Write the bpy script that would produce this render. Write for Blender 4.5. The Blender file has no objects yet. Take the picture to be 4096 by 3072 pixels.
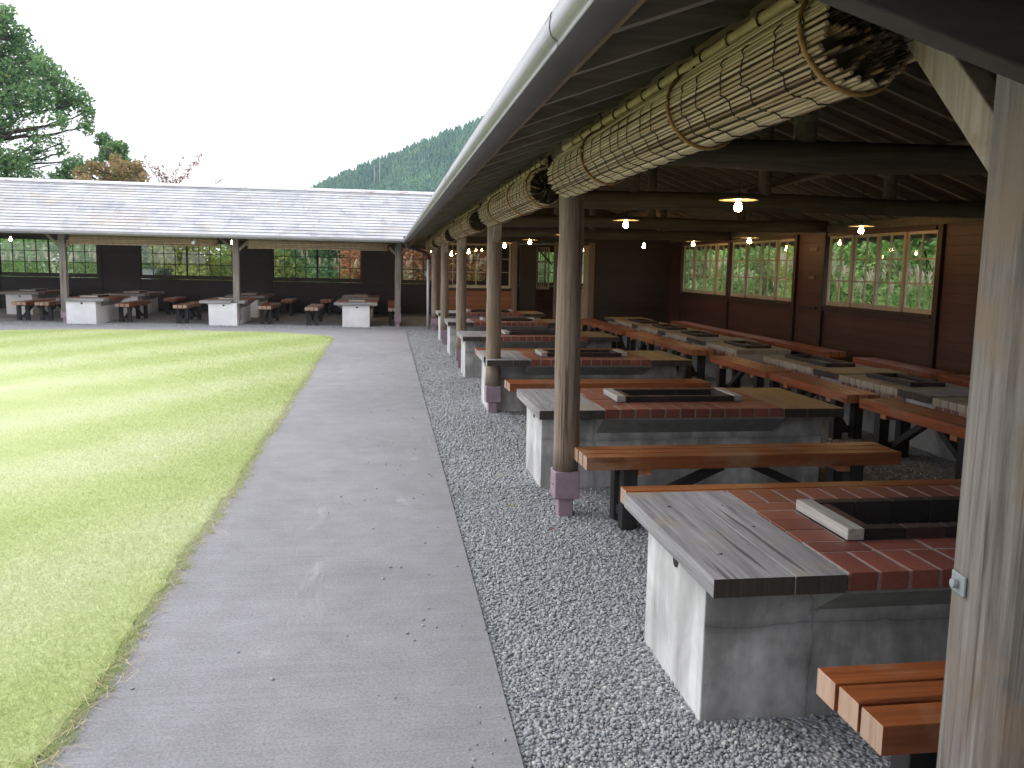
import bpy, bmesh, math, random
import numpy as np
from mathutils import Vector, Matrix
random.seed(7); rng = np.random.default_rng(7)
R = math.radians
sc = bpy.context.scene
COL = sc.collection

# ------------------------------------------------------------------ materials
class NT:
    def __init__(s, name):
        s.m = bpy.data.materials.new(name); s.m.use_nodes = True
        s.t = s.m.node_tree; s.n = s.t.nodes; s.l = s.t.links
        s.b = s.n['Principled BSDF']; s.out = s.n['Material Output']
    def new(s, typ, **kw):
        n = s.n.new(typ)
        for k, v in kw.items(): setattr(n, k, v)
        return n
    def lk(s, a, b): s.l.new(a, b)
    def coord(s, scale=(1, 1, 1), obj=True, rnd=True):
        if obj:
            c = s.new('ShaderNodeTexCoord').outputs['Object']
        else:
            c = s.new('ShaderNodeNewGeometry').outputs['Position']
        if rnd:
            oi = s.new('ShaderNodeObjectInfo')
            mu = s.new('ShaderNodeMath', operation='MULTIPLY'); mu.inputs[1].default_value = 37.0
            s.lk(oi.outputs['Random'], mu.inputs[0])
            ad = s.new('ShaderNodeVectorMath', operation='ADD')
            s.lk(c, ad.inputs[0]); s.lk(mu.outputs[0], ad.inputs[1]); c = ad.outputs[0]
        mp = s.new('ShaderNodeMapping'); mp.inputs['Scale'].default_value = scale
        s.lk(c, mp.inputs['Vector'])
        return mp.outputs[0]
    def noise(s, vec, scale, detail=5, rough=.55, dist=0):
        n = s.new('ShaderNodeTexNoise')
        n.inputs['Scale'].default_value = scale; n.inputs['Detail'].default_value = detail
        n.inputs['Roughness'].default_value = rough; n.inputs['Distortion'].default_value = dist
        s.lk(vec, n.inputs['Vector']); return n.outputs['Fac']
    def ramp(s, fac, stops):
        r = s.new('ShaderNodeValToRGB'); e = r.color_ramp.elements
        while len(e) < len(stops): e.new(.5)
        for x, (p, c) in zip(e, stops):
            x.position = p; x.color = (c[0], c[1], c[2], 1) if not isinstance(c, (int, float)) else (c, c, c, 1)
        s.lk(fac, r.inputs[0]); return r.outputs[0]
    def mix(s, a, b, fac, mode='MIX'):
        m = s.new('ShaderNodeMix', data_type='RGBA', blend_type=mode)
        for i, v in ((0, fac), (6, a), (7, b)):
            if isinstance(v, (int, float)): m.inputs[i].default_value = v
            elif isinstance(v, tuple): m.inputs[i].default_value = (*v, 1)
            else: s.lk(v, m.inputs[i])
        return m.outputs[2]
    def math(s, op, a, b=0):
        m = s.new('ShaderNodeMath', operation=op)
        for i, v in enumerate((a, b)):
            if isinstance(v, (int, float)): m.inputs[i].default_value = v
            else: s.lk(v, m.inputs[i])
        return m.outputs[0]
    def bump(s, h, strength=.3, dist=.01):
        b = s.new('ShaderNodeBump'); b.inputs['Strength'].default_value = strength
        b.inputs['Distance'].default_value = dist
        s.lk(h, b.inputs['Height']); s.lk(b.outputs[0], s.b.inputs['Normal'])
    def col(s, c):
        if isinstance(c, tuple): s.b.inputs['Base Color'].default_value = (*c, 1)
        else: s.lk(c, s.b.inputs['Base Color'])
    def rough(s, v):
        if isinstance(v, (int, float)): s.b.inputs['Roughness'].default_value = v
        else: s.lk(v, s.b.inputs['Roughness'])
    def island(s): return s.new('ShaderNodeNewGeometry').outputs['Random Per Island']

def wood(name, c1, c2, axis=0, c3=None, rough=.75, grain=60, bump=.25, stain=.5, patch=None, cracks=0):
    t = NT(name)
    st = [grain, grain, grain]; st[axis] = grain * .04
    v = t.coord(tuple(st))
    g = t.noise(v, 1.0, 6, .6, .6)
    st2 = [9, 9, 9]; st2[axis] = .9
    v2 = t.coord(tuple(st2)); g2 = t.noise(v2, 1.0, 3, .5, 1.2)
    isl = t.island()
    a = t.ramp(g, [(.3, c1), (.72, c2)])
    d = t.ramp(g2, [(.3, (.55,) * 3), (.75, (1.12,) * 3)])
    c = t.mix(a, d, stain, 'MULTIPLY')
    iv = t.ramp(isl, [(0, (.82,) * 3), (1, (1.12,) * 3)])
    c = t.mix(c, iv, .8, 'MULTIPLY')
    if c3:
        v3 = t.coord((1, 1, 1)); g3 = t.noise(v3, patch or 2.2, 4, .6, .3)
        f = t.ramp(g3, [(.52, 0.), (.66, 1.)])
        c = t.mix(c, c3, f)
    if cracks:
        st4 = [cracks] * 3; st4[axis] = 1.1
        ckn = t.noise(t.coord(tuple(st4)), 1.0, 3, .5, .35)
        c = t.mix(c, t.ramp(ckn, [(.30, (.28, .25, .23)), (.37, (1, 1, 1))]), .85, 'MULTIPLY')
    t.col(c); t.rough(rough)
    t.bump(g, bump, .004)
    return t.m

M = {}
M['log'] = wood('weathered_log', (.16, .112, .08), (.37, .29, .228), 2, (.22, .15, .095), .8, 60, .6, .6, None, 38)
M['post_sq'] = wood('weathered_post', (.098, .084, .075), (.245, .22, .203), 2, (.175, .13, .095), .8, 85, .6, .5, 5.0, 34)
M['post_far'] = wood('weathered_far_post', (.17, .145, .125), (.36, .32, .285), 2, None, .8, 50, .4, .6, None, 30)
M['brace'] = wood('brace_wood', (.24, .19, .14), (.42, .36, .3), 2, (.22, .12, .06), .75, 60, .4, .6, 5.0, 30)
M['beam_log'] = wood('old_log_beam', (.075, .06, .042), (.16, .13, .09), 0, None, .8, 30, .4, .6)
M['dark_beam'] = wood('dark_beam', (.05, .042, .04), (.085, .075, .07), 0, None, .8, 30, .3, .5)
M['eave_beam'] = wood('eave_beam', (.16, .10, .065), (.26, .18, .12), 1, None, .8, 40, .3, .5)
M['rafter'] = wood('rafter_wood', (.17, .14, .115), (.27, .235, .2), 0, None, .8, 40, .3, .5)
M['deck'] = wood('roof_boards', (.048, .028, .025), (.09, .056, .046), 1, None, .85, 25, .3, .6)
M['orange'] = wood('orange_stained_wood', (.22, .062, .019), (.37, .115, .036), 0, (.31, .17, .10), .42, 48, .25, .7, 2.2, 22)
M['orange_y'] = wood('red_stained_wood', (.25, .062, .02), (.38, .10, .033), 0, (.30, .14, .08), .42, 48, .25, .7, 2.0, 22)
M['endgrain'] = wood('pale_end_grain', (.33, .20, .13), (.52, .38, .29), 2, None, .8, 70, .2, .4)
M['orange_end'] = wood('orange_end_grain', (.36, .12, .045), (.5, .24, .12), 2, None, .7, 70, .2, .4)
M['black_wood'] = wood('dark_preservative_wood', (.012, .011, .012), (.035, .032, .033), 2, None, .7, 45, .3, .5)
M['grey_plank'] = wood('grey_weathered_plank', (.21, .205, .215), (.44, .43, .45), 1, (.29, .255, .21), .75, 42, .6, .7, 3.2, 26)
M['tan_plank'] = wood('tan_plank', (.25, .18, .095), (.40, .30, .16), 1, (.33, .25, .14), .55, 30, .25, .5)
M['dark_end'] = wood('dark_plank_end', (.035, .027, .022), (.075, .06, .05), 2, None, .8, 80, .4, .5)
M['pale_block'] = wood('pale_weathered_block', (.36, .33, .29), (.6, .57, .52), 1, None, .8, 50, .3, .5)
M['frame'] = wood('window_frame_wood', (.42, .34, .24), (.58, .49, .37), 2, None, .6, 40, .15, .4)
M['frame_dark'] = wood('dark_window_frame', (.045, .03, .024), (.075, .055, .045), 2, None, .7, 40, .15, .4)

def boards(name, c1, c2, horiz_axis_scale=(1, 1, 1), pitch=.12, rough=.6, spec=.3):
    # horizontal plank wall: seams every «pitch» in z, grain along the boards
    t = NT(name)
    v = t.coord((.9, .9, 30), rnd=False); g = t.noise(v, 1.6, 5, .6, .4)
    sx = t.new('ShaderNodeSeparateXYZ'); tc = t.new('ShaderNodeTexCoord'); t.lk(tc.outputs['Object'], sx.inputs[0])
    zz = t.math('DIVIDE', sx.outputs[2], pitch); fr = t.math('FRACT', zz)
    fl = t.math('FLOOR', zz)
    wn = t.new('ShaderNodeTexWhiteNoise', noise_dimensions='1D'); t.lk(fl, wn.inputs['W'])
    seam = t.ramp(fr, [(.0, 0.), (.035, 1.), (.965, 1.), (1., 0.)])
    a = t.ramp(g, [(.3, c1), (.7, c2)])
    bv = t.ramp(wn.outputs['Value'], [(0, (.8,) * 3), (1, (1.15,) * 3)])
    a = t.mix(a, bv, .9, 'MULTIPLY')
    g2 = t.noise(t.coord((1, 1, 1), rnd=False), 1.1, 4, .6)
    a = t.mix(a, t.ramp(g2, [(.3, (.7,) * 3), (.7, (1.1,) * 3)]), .8, 'MULTIPLY')
    a = t.mix((.012, .008, .006), a, seam)
    t.col(a); t.rough(rough); t.bump(seam, .5, .004); return t.m
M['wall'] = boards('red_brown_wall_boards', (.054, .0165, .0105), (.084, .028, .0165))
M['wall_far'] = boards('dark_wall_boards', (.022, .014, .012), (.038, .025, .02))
M['wall_trim'] = wood('wall_trim_wood', (.036, .0145, .0105), (.062, .025, .016), 2, None, .6, 40, .2, .5)

def plaster():
    t = NT('cement_plaster')
    v = t.coord((1, 1, 1))
    n1 = t.noise(v, 3.0, 6, .62, .4); n2 = t.noise(t.coord((7, 7, 1.3)), 1.0, 4, .6)
    n3 = t.noise(v, 60, 4, .6)
    a = t.ramp(n1, [(.28, (.40, .40, .40)), (.62, (.66, .66, .665))])
    st = t.ramp(n2, [(.40, (.45, .44, .42)), (.62, (1, 1, 1))])
    a = t.mix(a, st, .55, 'MULTIPLY')
    # old cracks: a ragged level line and an upright one under the plank joint, with damp blotches round them
    tc = t.new('ShaderNodeTexCoord'); sx = t.new('ShaderNodeSeparateXYZ'); t.lk(tc.outputs['Object'], sx.inputs[0])
    nn = t.math('SUBTRACT', t.noise(v, 9, 6, .7), .5); nw = t.math('SUBTRACT', t.noise(v, 2.3, 2), .5)
    dz = t.math('ABSOLUTE', t.math('ADD', t.math('SUBTRACT', sx.outputs[2], .355), t.math('ADD', t.math('MULTIPLY', nn, .05), t.math('MULTIPLY', nw, .06))))
    dx = t.math('ABSOLUTE', t.math('ADD', t.math('ADD', sx.outputs[0], .67), t.math('ADD', t.math('MULTIPLY', nn, .06), t.math('MULTIPLY', nw, .08))))
    ng = t.new('ShaderNodeNewGeometry'); nx = t.new('ShaderNodeVectorTransform', vector_type='NORMAL', convert_from='WORLD', convert_to='OBJECT'); t.lk(ng.outputs['Normal'], nx.inputs[0]); sn = t.new('ShaderNodeSeparateXYZ'); t.lk(nx.outputs[0], sn.inputs[0]); gx = t.math('LESS_THAN', t.math('ABSOLUTE', sn.outputs[0]), .5)
    d = t.math('MINIMUM', dz, dx)
    ck = t.ramp(d, [(0, .35), (.004, .62), (.03, .86), (.09, 1.)])
    a = t.mix(a, t.mix((1, 1, 1), ck, gx), .8, 'MULTIPLY')
    bl = t.ramp(t.noise(t.coord((1.6, 1.6, 1.1)), 2.1, 5, .65), [(.42, (.36, .35, .33)), (.58, (1, 1, 1))])
    a = t.mix(a, t.mix((1, 1, 1), bl, gx), .55, 'MULTIPLY')
    t.col(a); t.rough(.85); t.bump(n3, .15, .003); return t.m
M['plaster'] = plaster()
def plaster_pale():
    t = NT('white_plaster')
    v = t.coord((1, 1, 1)); n1 = t.noise(v, 2.5, 5, .6)
    t.col(t.ramp(n1, [(.3, (.66, .66, .67)), (.6, (.80, .80, .81))])); t.rough(.85)
    t.bump(t.noise(v, 60, 3), .1, .003); return t.m
M['plaster_pale'] = plaster_pale()

def isl_mat(name, stops, rough=.8, nscale=30, nmix=.4, bump=.2, spec=None):
    t = NT(name); c = t.ramp(t.island(), stops)
    v = t.coord((1, 1, 1)); n = t.noise(v, nscale, 4, .6)
    c = t.mix(c, t.ramp(n, [(.3, (.6,) * 3), (.7, (1.15,) * 3)]), nmix, 'MULTIPLY')
    t.col(c); t.rough(rough); t.bump(n, bump, .003)
    if spec is not None: t.b.inputs['Specular IOR Level'].default_value = spec
    return t.m
M['brick'] = isl_mat('red_brick', [(0, (.17, .052, .04)), (.5, (.215, .068, .05)), (1, (.27, .09, .068))], .5, 40)
M['beige_brick'] = isl_mat('beige_brick', [(0, (.30, .26, .20)), (.5, (.38, .34, .27)), (1, (.44, .39, .31))], .6, 40)
M['red_course'] = isl_mat('red_course_brick', [(0, (.28, .10, .08)), (.6, (.36, .15, .12)), (1, (.45, .30, .26))], .7, 40)
M['mortar'] = isl_mat('mortar', [(0, (.30, .28, .26)), (1, (.33, .31, .29))], .9, 50)
M['mortar_pale'] = isl_mat('pale_mortar', [(0, (.48, .46, .44)), (1, (.52, .5, .48))], .9, 50)
M['soot'] = isl_mat('sooty_iron', [(0, (.010, .010, .011)), (1, (.03, .028, .027))], .45, 25)
M['soot_brick'] = isl_mat('sooty_brick', [(0, (.014, .012, .012)), (.7, (.03, .022, .02)), (1, (.07, .035, .028))], .6, 25)
M['concrete_dark'] = isl_mat('damp_concrete', [(0, (.22, .22, .21)), (1, (.26, .26, .25))], .9, 8, .6)
M['purple_steel'] = isl_mat('primer_painted_steel', [(0, (.30, .215, .265)), (1, (.36, .26, .31))], .5, 14, .55)
M['galv'] = isl_mat('galvanised_steel', [(0, (.22, .24, .26)), (1, (.28, .30, .32))], .45, 30, .5)
M['reed'] = isl_mat('straw_reed', [(0, (.21, .12, .06)), (.2, (.42, .29, .17)), (.7, (.55, .415, .27)), (1, (.64, .52, .37))], .5, 9, .45)
M['reed_shade'] = isl_mat('shade_dark_reed', [(0, (.03, .02, .014)), (.75, (.10, .065, .035)), (1, (.30, .17, .06))], .7, 12)  # core reeds coloured dark for the shade in the gaps and roll ends
M['bamboo'] = isl_mat('bamboo_pole', [(0, (.50, .36, .19)), (1, (.60, .45, .26))], .4, 12, .5)
M['rope'] = isl_mat('orange_rope', [(0, (.34, .19, .065)), (1, (.42, .24, .09))], .85, 90, .6)
M['cord'] = isl_mat('dark_cord', [(0, (.035, .026, .02)), (1, (.06, .045, .034))], .9, 50)
M['black'] = isl_mat('black_metal', [(0, (.015, .015, .016)), (1, (.02, .02, .02))], .5, 20)
M['white_plastic'] = isl_mat('white_plastic', [(0, (.7, .7, .7)), (1, (.75, .75, .75))], .4, 20, .1)
M['sign_board'] = isl_mat('small_sign_board', [(0, (.10, .05, .035)), (1, (.12, .06, .04))], .6, 20, .3)
M['sign_mark'] = isl_mat('pale_sign_lettering', [(0, (.38, .35, .32)), (1, (.42, .39, .35))], .7, 20, .1)

def gutter_mat():
    t = NT('grey_metal_gutter'); v = t.coord((1, 1, 1), rnd=False)
    n = t.noise(v, 3, 4); c = t.ramp(n, [(.3, (.27, .265, .285)), (.7, (.34, .335, .355))])
    t.col(c); t.rough(.36); t.b.inputs['Metallic'].default_value = .45; return t.m
M['gutter'] = gutter_mat()
def pipe_mat():
    t = NT('brown_pipe'); t.col((.035, .033, .04)); t.rough(.35); return t.m
M['pipe'] = pipe_mat()
def pale_pipe():
    t = NT('pale_pipe'); v = t.coord((1, 1, 1)); t.col(t.ramp(t.noise(v, 5), [(.3, (.5, .5, .55)), (.7, (.62, .62, .68))])); t.rough(.4); return t.m
M['pipe_pale'] = pale_pipe()

def shingle():
    t = NT('weathered_slate_shingles')
    isl = t.island(); v = t.coord((1, 1, 1), rnd=False)
    c = t.ramp(isl, [(0, (.37, .38, .41)), (.5, (.44, .45, .48)), (1, (.51, .515, .54))])
    n = t.noise(t.coord((2.2, 1.3, 1), rnd=False), 1.1, 6, .68, .5)
    c = t.mix(c, t.ramp(n, [(.32, (.60, .61, .66)), (.54, (1.0,) * 3), (.8, (1.1,) * 3)]), .9, 'MULTIPLY')
    f = t.ramp(t.noise(v, .75, 6, .7, .6), [(.52, 0.), (.68, .85)])
    f2 = t.math('MULTIPLY', f, t.ramp(t.noise(v, 14, 3), [(.4, .2), (.6, 1.)]))
    c = t.mix(c, (.40, .30, .185), f2)
    t.col(c); t.rough(.62); t.bump(t.noise(v, 40, 4), .2, .003); return t.m
M['shingle'] = shingle()
M['shingle_edge'] = isl_mat('shade_toned_shingle_butts', [(0, (.16, .16, .175)), (1, (.22, .22, .235))], .8, 20)  # butt faces coloured dark for the shadow lines between courses
def ridge_mat():
    t = NT('ridge_cap_metal'); v = t.coord((1, 1, 1), rnd=False)
    f = t.ramp(t.noise(t.coord((1, 6, 6), rnd=False), 1.2, 4, .7), [(.55, 0.), (.68, 1.)])
    t.col(t.mix((.62, .61, .64), (.26, .12, .09), f)); t.rough(.5); return t.m
M['ridge'] = ridge_mat()

def glass():
    t = NT('window_glass'); t.n.remove(t.b)
    tr = t.new('ShaderNodeBsdfTransparent'); tr.inputs[0].default_value = (.95, .97, .96, 1)
    gl = t.new('ShaderNodeBsdfGlossy'); gl.inputs['Roughness'].default_value = .015
    lw = t.new('ShaderNodeLayerWeight'); lw.inputs['Blend'].default_value = .5
    fr = t.math('ADD', t.math('MULTIPLY', t.math('POWER', lw.outputs['Facing'], 5), .9), .07)
    mx = t.new('ShaderNodeMixShader'); t.lk(fr, mx.inputs[0]); t.lk(tr.outputs[0], mx.inputs[1]); t.lk(gl.outputs[0], mx.inputs[2])
    t.lk(mx.outputs[0], t.out.inputs[0]); return t.m
M['glass'] = glass()
def emis(name, c, s):
    t = NT(name); t.b.inputs['Emission Color'].default_value = (*c, 1); t.b.inputs['Emission Strength'].default_value = s; t.col((.8, .75, .6)); return t.m
M['bulb'] = emis('lit_bulb', (1, .60, .24), 110)
def shade_mat():
    t = NT('enamel_shade'); t.col((.62, .55, .36)); t.rough(.4); return t.m
M['shade'] = shade_mat()

def leaf(name, stops, trans=.35):
    t = NT(name); c = t.ramp(t.island(), stops); t.col(c); t.rough(.55); t.b.inputs['Specular IOR Level'].default_value = .3
    tl = t.new('ShaderNodeBsdfTranslucent'); t.lk(c, tl.inputs[0])
    mx = t.new('ShaderNodeMixShader'); mx.inputs[0].default_value = trans
    t.lk(t.b.outputs[0], mx.inputs[1]); t.lk(tl.outputs[0], mx.inputs[2]); t.lk(mx.outputs[0], t.out.inputs[0]); return t.m
G1 = [(0, (.028, .075, .02)), (.5, (.05, .12, .03)), (.85, (.09, .17, .04)), (1, (.15, .2, .06))]
M['leaf_green'] = leaf('broad_green_leaves', [(0, (.10, .21, .10)), (.5, (.175, .34, .15)), (.85, (.26, .43, .16)), (1, (.38, .44, .18))], .5)
M['leaf_bush'] = leaf('bush_leaves', [(0, (.17, .33, .11)), (.5, (.27, .47, .16)), (1, (.42, .58, .22))], .5)
M['leaf_yellow'] = leaf('yellow_green_leaves', [(0, (.20, .30, .07)), (.5, (.36, .43, .10)), (1, (.52, .50, .16))], .45)
M['leaf_red'] = leaf('russet_leaves', [(0, (.28, .10, .05)), (.5, (.44, .18, .085)), (.85, (.48, .29, .13)), (1, (.28, .30, .09))], .45)
M['leaf_rust'] = leaf('autumn_leaves', [(0, (.30, .20, .10)), (.5, (.46, .30, .16)), (.75, (.42, .34, .15)), (1, (.20, .30, .11))], .45)
M['leaf_pink'] = leaf('pinkish_leaves', [(0, (.28, .14, .12)), (.5, (.42, .24, .18)), (1, (.42, .32, .16))], .5)
M['leaf_dark'] = leaf('dark_conifer_green', [(0, (.045, .12, .085)), (.5, (.065, .165, .10)), (.85, (.10, .21, .10)), (1, (.15, .25, .10))], .25)
M['blade'] = leaf('pampas_blades', [(0, (.16, .28, .07)), (.5, (.27, .40, .11)), (1, (.42, .48, .18))], .45)
M['plume'] = leaf('pampas_plumes', [(0, (.48, .38, .30)), (1, (.68, .6, .5))], .4)
M['bark'] = wood('tree_bark', (.045, .035, .03), (.10, .08, .065), 2, None, .9, 25, .5, .5)

def hazy_hill_leaf():
    t = NT('haze_tinted_foliage'); c = t.ramp(t.island(), [(0, (.075, .165, .14)), (.5, (.105, .215, .175)), (1, (.155, .28, .185))])  # blue of the distant haze is mixed into these leaf colours
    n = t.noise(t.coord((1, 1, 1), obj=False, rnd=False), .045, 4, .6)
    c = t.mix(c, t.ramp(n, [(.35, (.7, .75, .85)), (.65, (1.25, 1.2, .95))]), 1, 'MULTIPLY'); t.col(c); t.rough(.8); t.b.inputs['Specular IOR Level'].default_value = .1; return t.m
M['hazy_hill_leaf'] = hazy_hill_leaf()
def lawn_color(t):
    p = t.new('ShaderNodeNewGeometry').outputs['Position']
    sx = t.new('ShaderNodeSeparateXYZ'); t.lk(p, sx.inputs[0])
    a = t.math('MULTIPLY', sx.outputs[0], .866); b = t.math('MULTIPLY', sx.outputs[1], .5)
    d = t.math('SUBTRACT', a, b)
    wob = t.noise(t.coord((.6, .6, .6), obj=False, rnd=False), 1.0, 3)
    d = t.math('ADD', d, t.math('MULTIPLY', wob, .5))
    s = t.math('SINE', t.math('MULTIPLY', d, 2 * math.pi / 1.9))
    s = t.math('ADD', t.math('MULTIPLY', s, .5), .5)
    n = t.noise(t.coord((1, 1, 1), obj=False, rnd=False), 1.7, 5, .65)
    s2 = t.math('ADD', t.math('MULTIPLY', s, .36), t.math('MULTIPLY', n, .62))
    return t.ramp(s2, [(.15, (.415, .49, .195)), (.5, (.50, .56, .285)), (.85, (.585, .62, .41))])
def lawn_mat():
    t = NT('mown_lawn'); c = lawn_color(t)
    v = t.coord((1, 1, 1), obj=False, rnd=False)
    n = t.noise(v, 55, 6, .7); c = t.mix(c, t.ramp(n, [(.3, (.5, .55, .45)), (.62, (1.1, 1.08, 1.1))]), .75, 'MULTIPLY')
    t.col(c); t.rough(.8); t.b.inputs['Specular IOR Level'].default_value = .15; t.bump(n, .6, .02); return t.m
M['lawn'] = lawn_mat()
def blade_mat():
    t = NT('lawn_blades'); c = lawn_color(t)
    c = t.mix(c, t.ramp(t.island(), [(0, (.72, .85, .6)), (.6, (1.02, 1.02, 1.0)), (.9, (1.12, 1.08, 1.1)), (1, (1.3, 1.15, 1.3))]), .9, 'MULTIPLY')
    t.col(c); t.rough(.6); t.b.inputs['Specular IOR Level'].default_value = .2
    tl = t.new('ShaderNodeBsdfTranslucent'); t.lk(c, tl.inputs[0])
    mx = t.new('ShaderNodeMixShader'); mx.inputs[0].default_value = .3
    t.lk(t.b.outputs[0], mx.inputs[1]); t.lk(tl.outputs[0], mx.inputs[2]); t.lk(mx.outputs[0], t.out.inputs[0]); return t.m
M['lawn_blade'] = blade_mat()
def dry_mat():
    t = NT('dry_straw'); t.col(t.ramp(t.island(), [(0, (.30, .24, .14)), (.6, (.45, .38, .22)), (1, (.56, .5, .3))])); t.rough(.8); return t.m
M['dry'] = dry_mat()
def path_mat():
    t = NT('broomed_concrete'); w = dict(obj=False, rnd=False)
    v = t.coord((1, 1, 1), **w)
    n1 = t.noise(v, .55, 6, .62, .5); n2 = t.noise(t.coord((.8, 34, 1), **w), 1.4, 5, .7, .25); n3 = t.noise(v, 95, 4, .7)
    n4 = t.noise(v, 4.5, 6, .65)
    c = t.ramp(n1, [(.3, (.200, .200, .212)), (.7, (.262, .260, .274))])
    c = t.mix(c, t.ramp(n2, [(.32, (.76,) * 3), (.62, (1.1,) * 3)]), .4, 'MULTIPLY')
    c = t.mix(c, t.ramp(n4, [(.3, (.84,) * 3), (.68, (1.1,) * 3)]), .8, 'MULTIPLY')
    c = t.mix(c, t.ramp(n3, [(.3, (.66,) * 3), (.7, (1.28,) * 3)]), .9, 'MULTIPLY')
    # pale scuffs and dry clippings along the lawn edge
    f = t.ramp(t.noise(t.coord((.9, .35, 1), **w), 2.1, 6, .7, 1.4), [(.62, 0.), (.74, .55)])
    c = t.mix(c, (.40, .39, .385), f)
    t.col(c); t.rough(.8); t.bump(t.mix(n2, n3, .5), .35, .006); return t.m
M['path'] = path_mat()
def gravel_mat(name, dark=1.0):
    t = NT(name); v = t.coord((1, 1, 1), obj=False, rnd=False)
    vo = t.new('ShaderNodeTexVoronoi'); vo.inputs['Scale'].default_value = 52; t.lk(v, vo.inputs['Vector'])
    sh = t.new('ShaderNodeSeparateColor'); t.lk(vo.outputs['Color'], sh.inputs[0])
    c = t.ramp(sh.outputs[0], [(0, (.24, .25, .26)), (.5, (.35, .36, .37)), (.9, (.46, .46, .46)), (1, (.58, .57, .55))])
    e = t.ramp(vo.outputs['Distance'], [(.2, (1.0,) * 3), (.8, (.5,) * 3)])
    c = t.mix(c, e, .85, 'MULTIPLY')
    n = t.noise(v, .9, 4); c = t.mix(c, t.ramp(n, [(.3, (.85, .85, .82)), (.7, (1.08, 1.08, 1.1))]), .9, 'MULTIPLY')
    t.col(c); t.rough(.8)
    inv = t.math('SUBTRACT', 1, vo.outputs['Distance']); t.bump(inv, .9, .015); return t.m
M['gravel'] = gravel_mat('grey_gravel')
M['stone'] = isl_mat('gravel_stones', [(0, (.22, .235, .25)), (.45, (.31, .325, .345)), (.85, (.385, .395, .41)), (.97, (.47, .465, .45)), (1, (.58, .56, .53))], .75, 60, .5)
def ground_mat():
    t = NT('meadow_ground'); v = t.coord((1, 1, 1), obj=False, rnd=False)
    n = t.noise(v, 1.2, 6, .7); t.col(t.ramp(n, [(.3, (.05, .09, .025)), (.7, (.13, .17, .05))])); t.rough(.9); t.bump(n, .5, .1); return t.m
M['ground'] = ground_mat()
def hill_mat():
    t = NT('wooded_hill'); v = t.coord((1, 1, 1), obj=False, rnd=False)
    n = t.noise(v, .12, 6, .7); t.col(t.ramp(n, [(.3, (.03, .065, .03)), (.7, (.05, .10, .04))])); t.rough(.9); return t.m
M['hill'] = hill_mat()
M['car_paint'] = isl_mat('dark_car_paint', [(0, (.03, .045, .055)), (1, (.035, .05, .06))], .25, 5, .1)
M['car_glass'] = isl_mat('tinted_glass', [(0, (.02, .03, .035)), (1, (.022, .032, .037))], .08, 5, .1)
M['car_trim'] = isl_mat('tyre_rubber', [(0, (.02, .02, .02)), (1, (.025, .025, .025))], .8, 5, .1)

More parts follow.
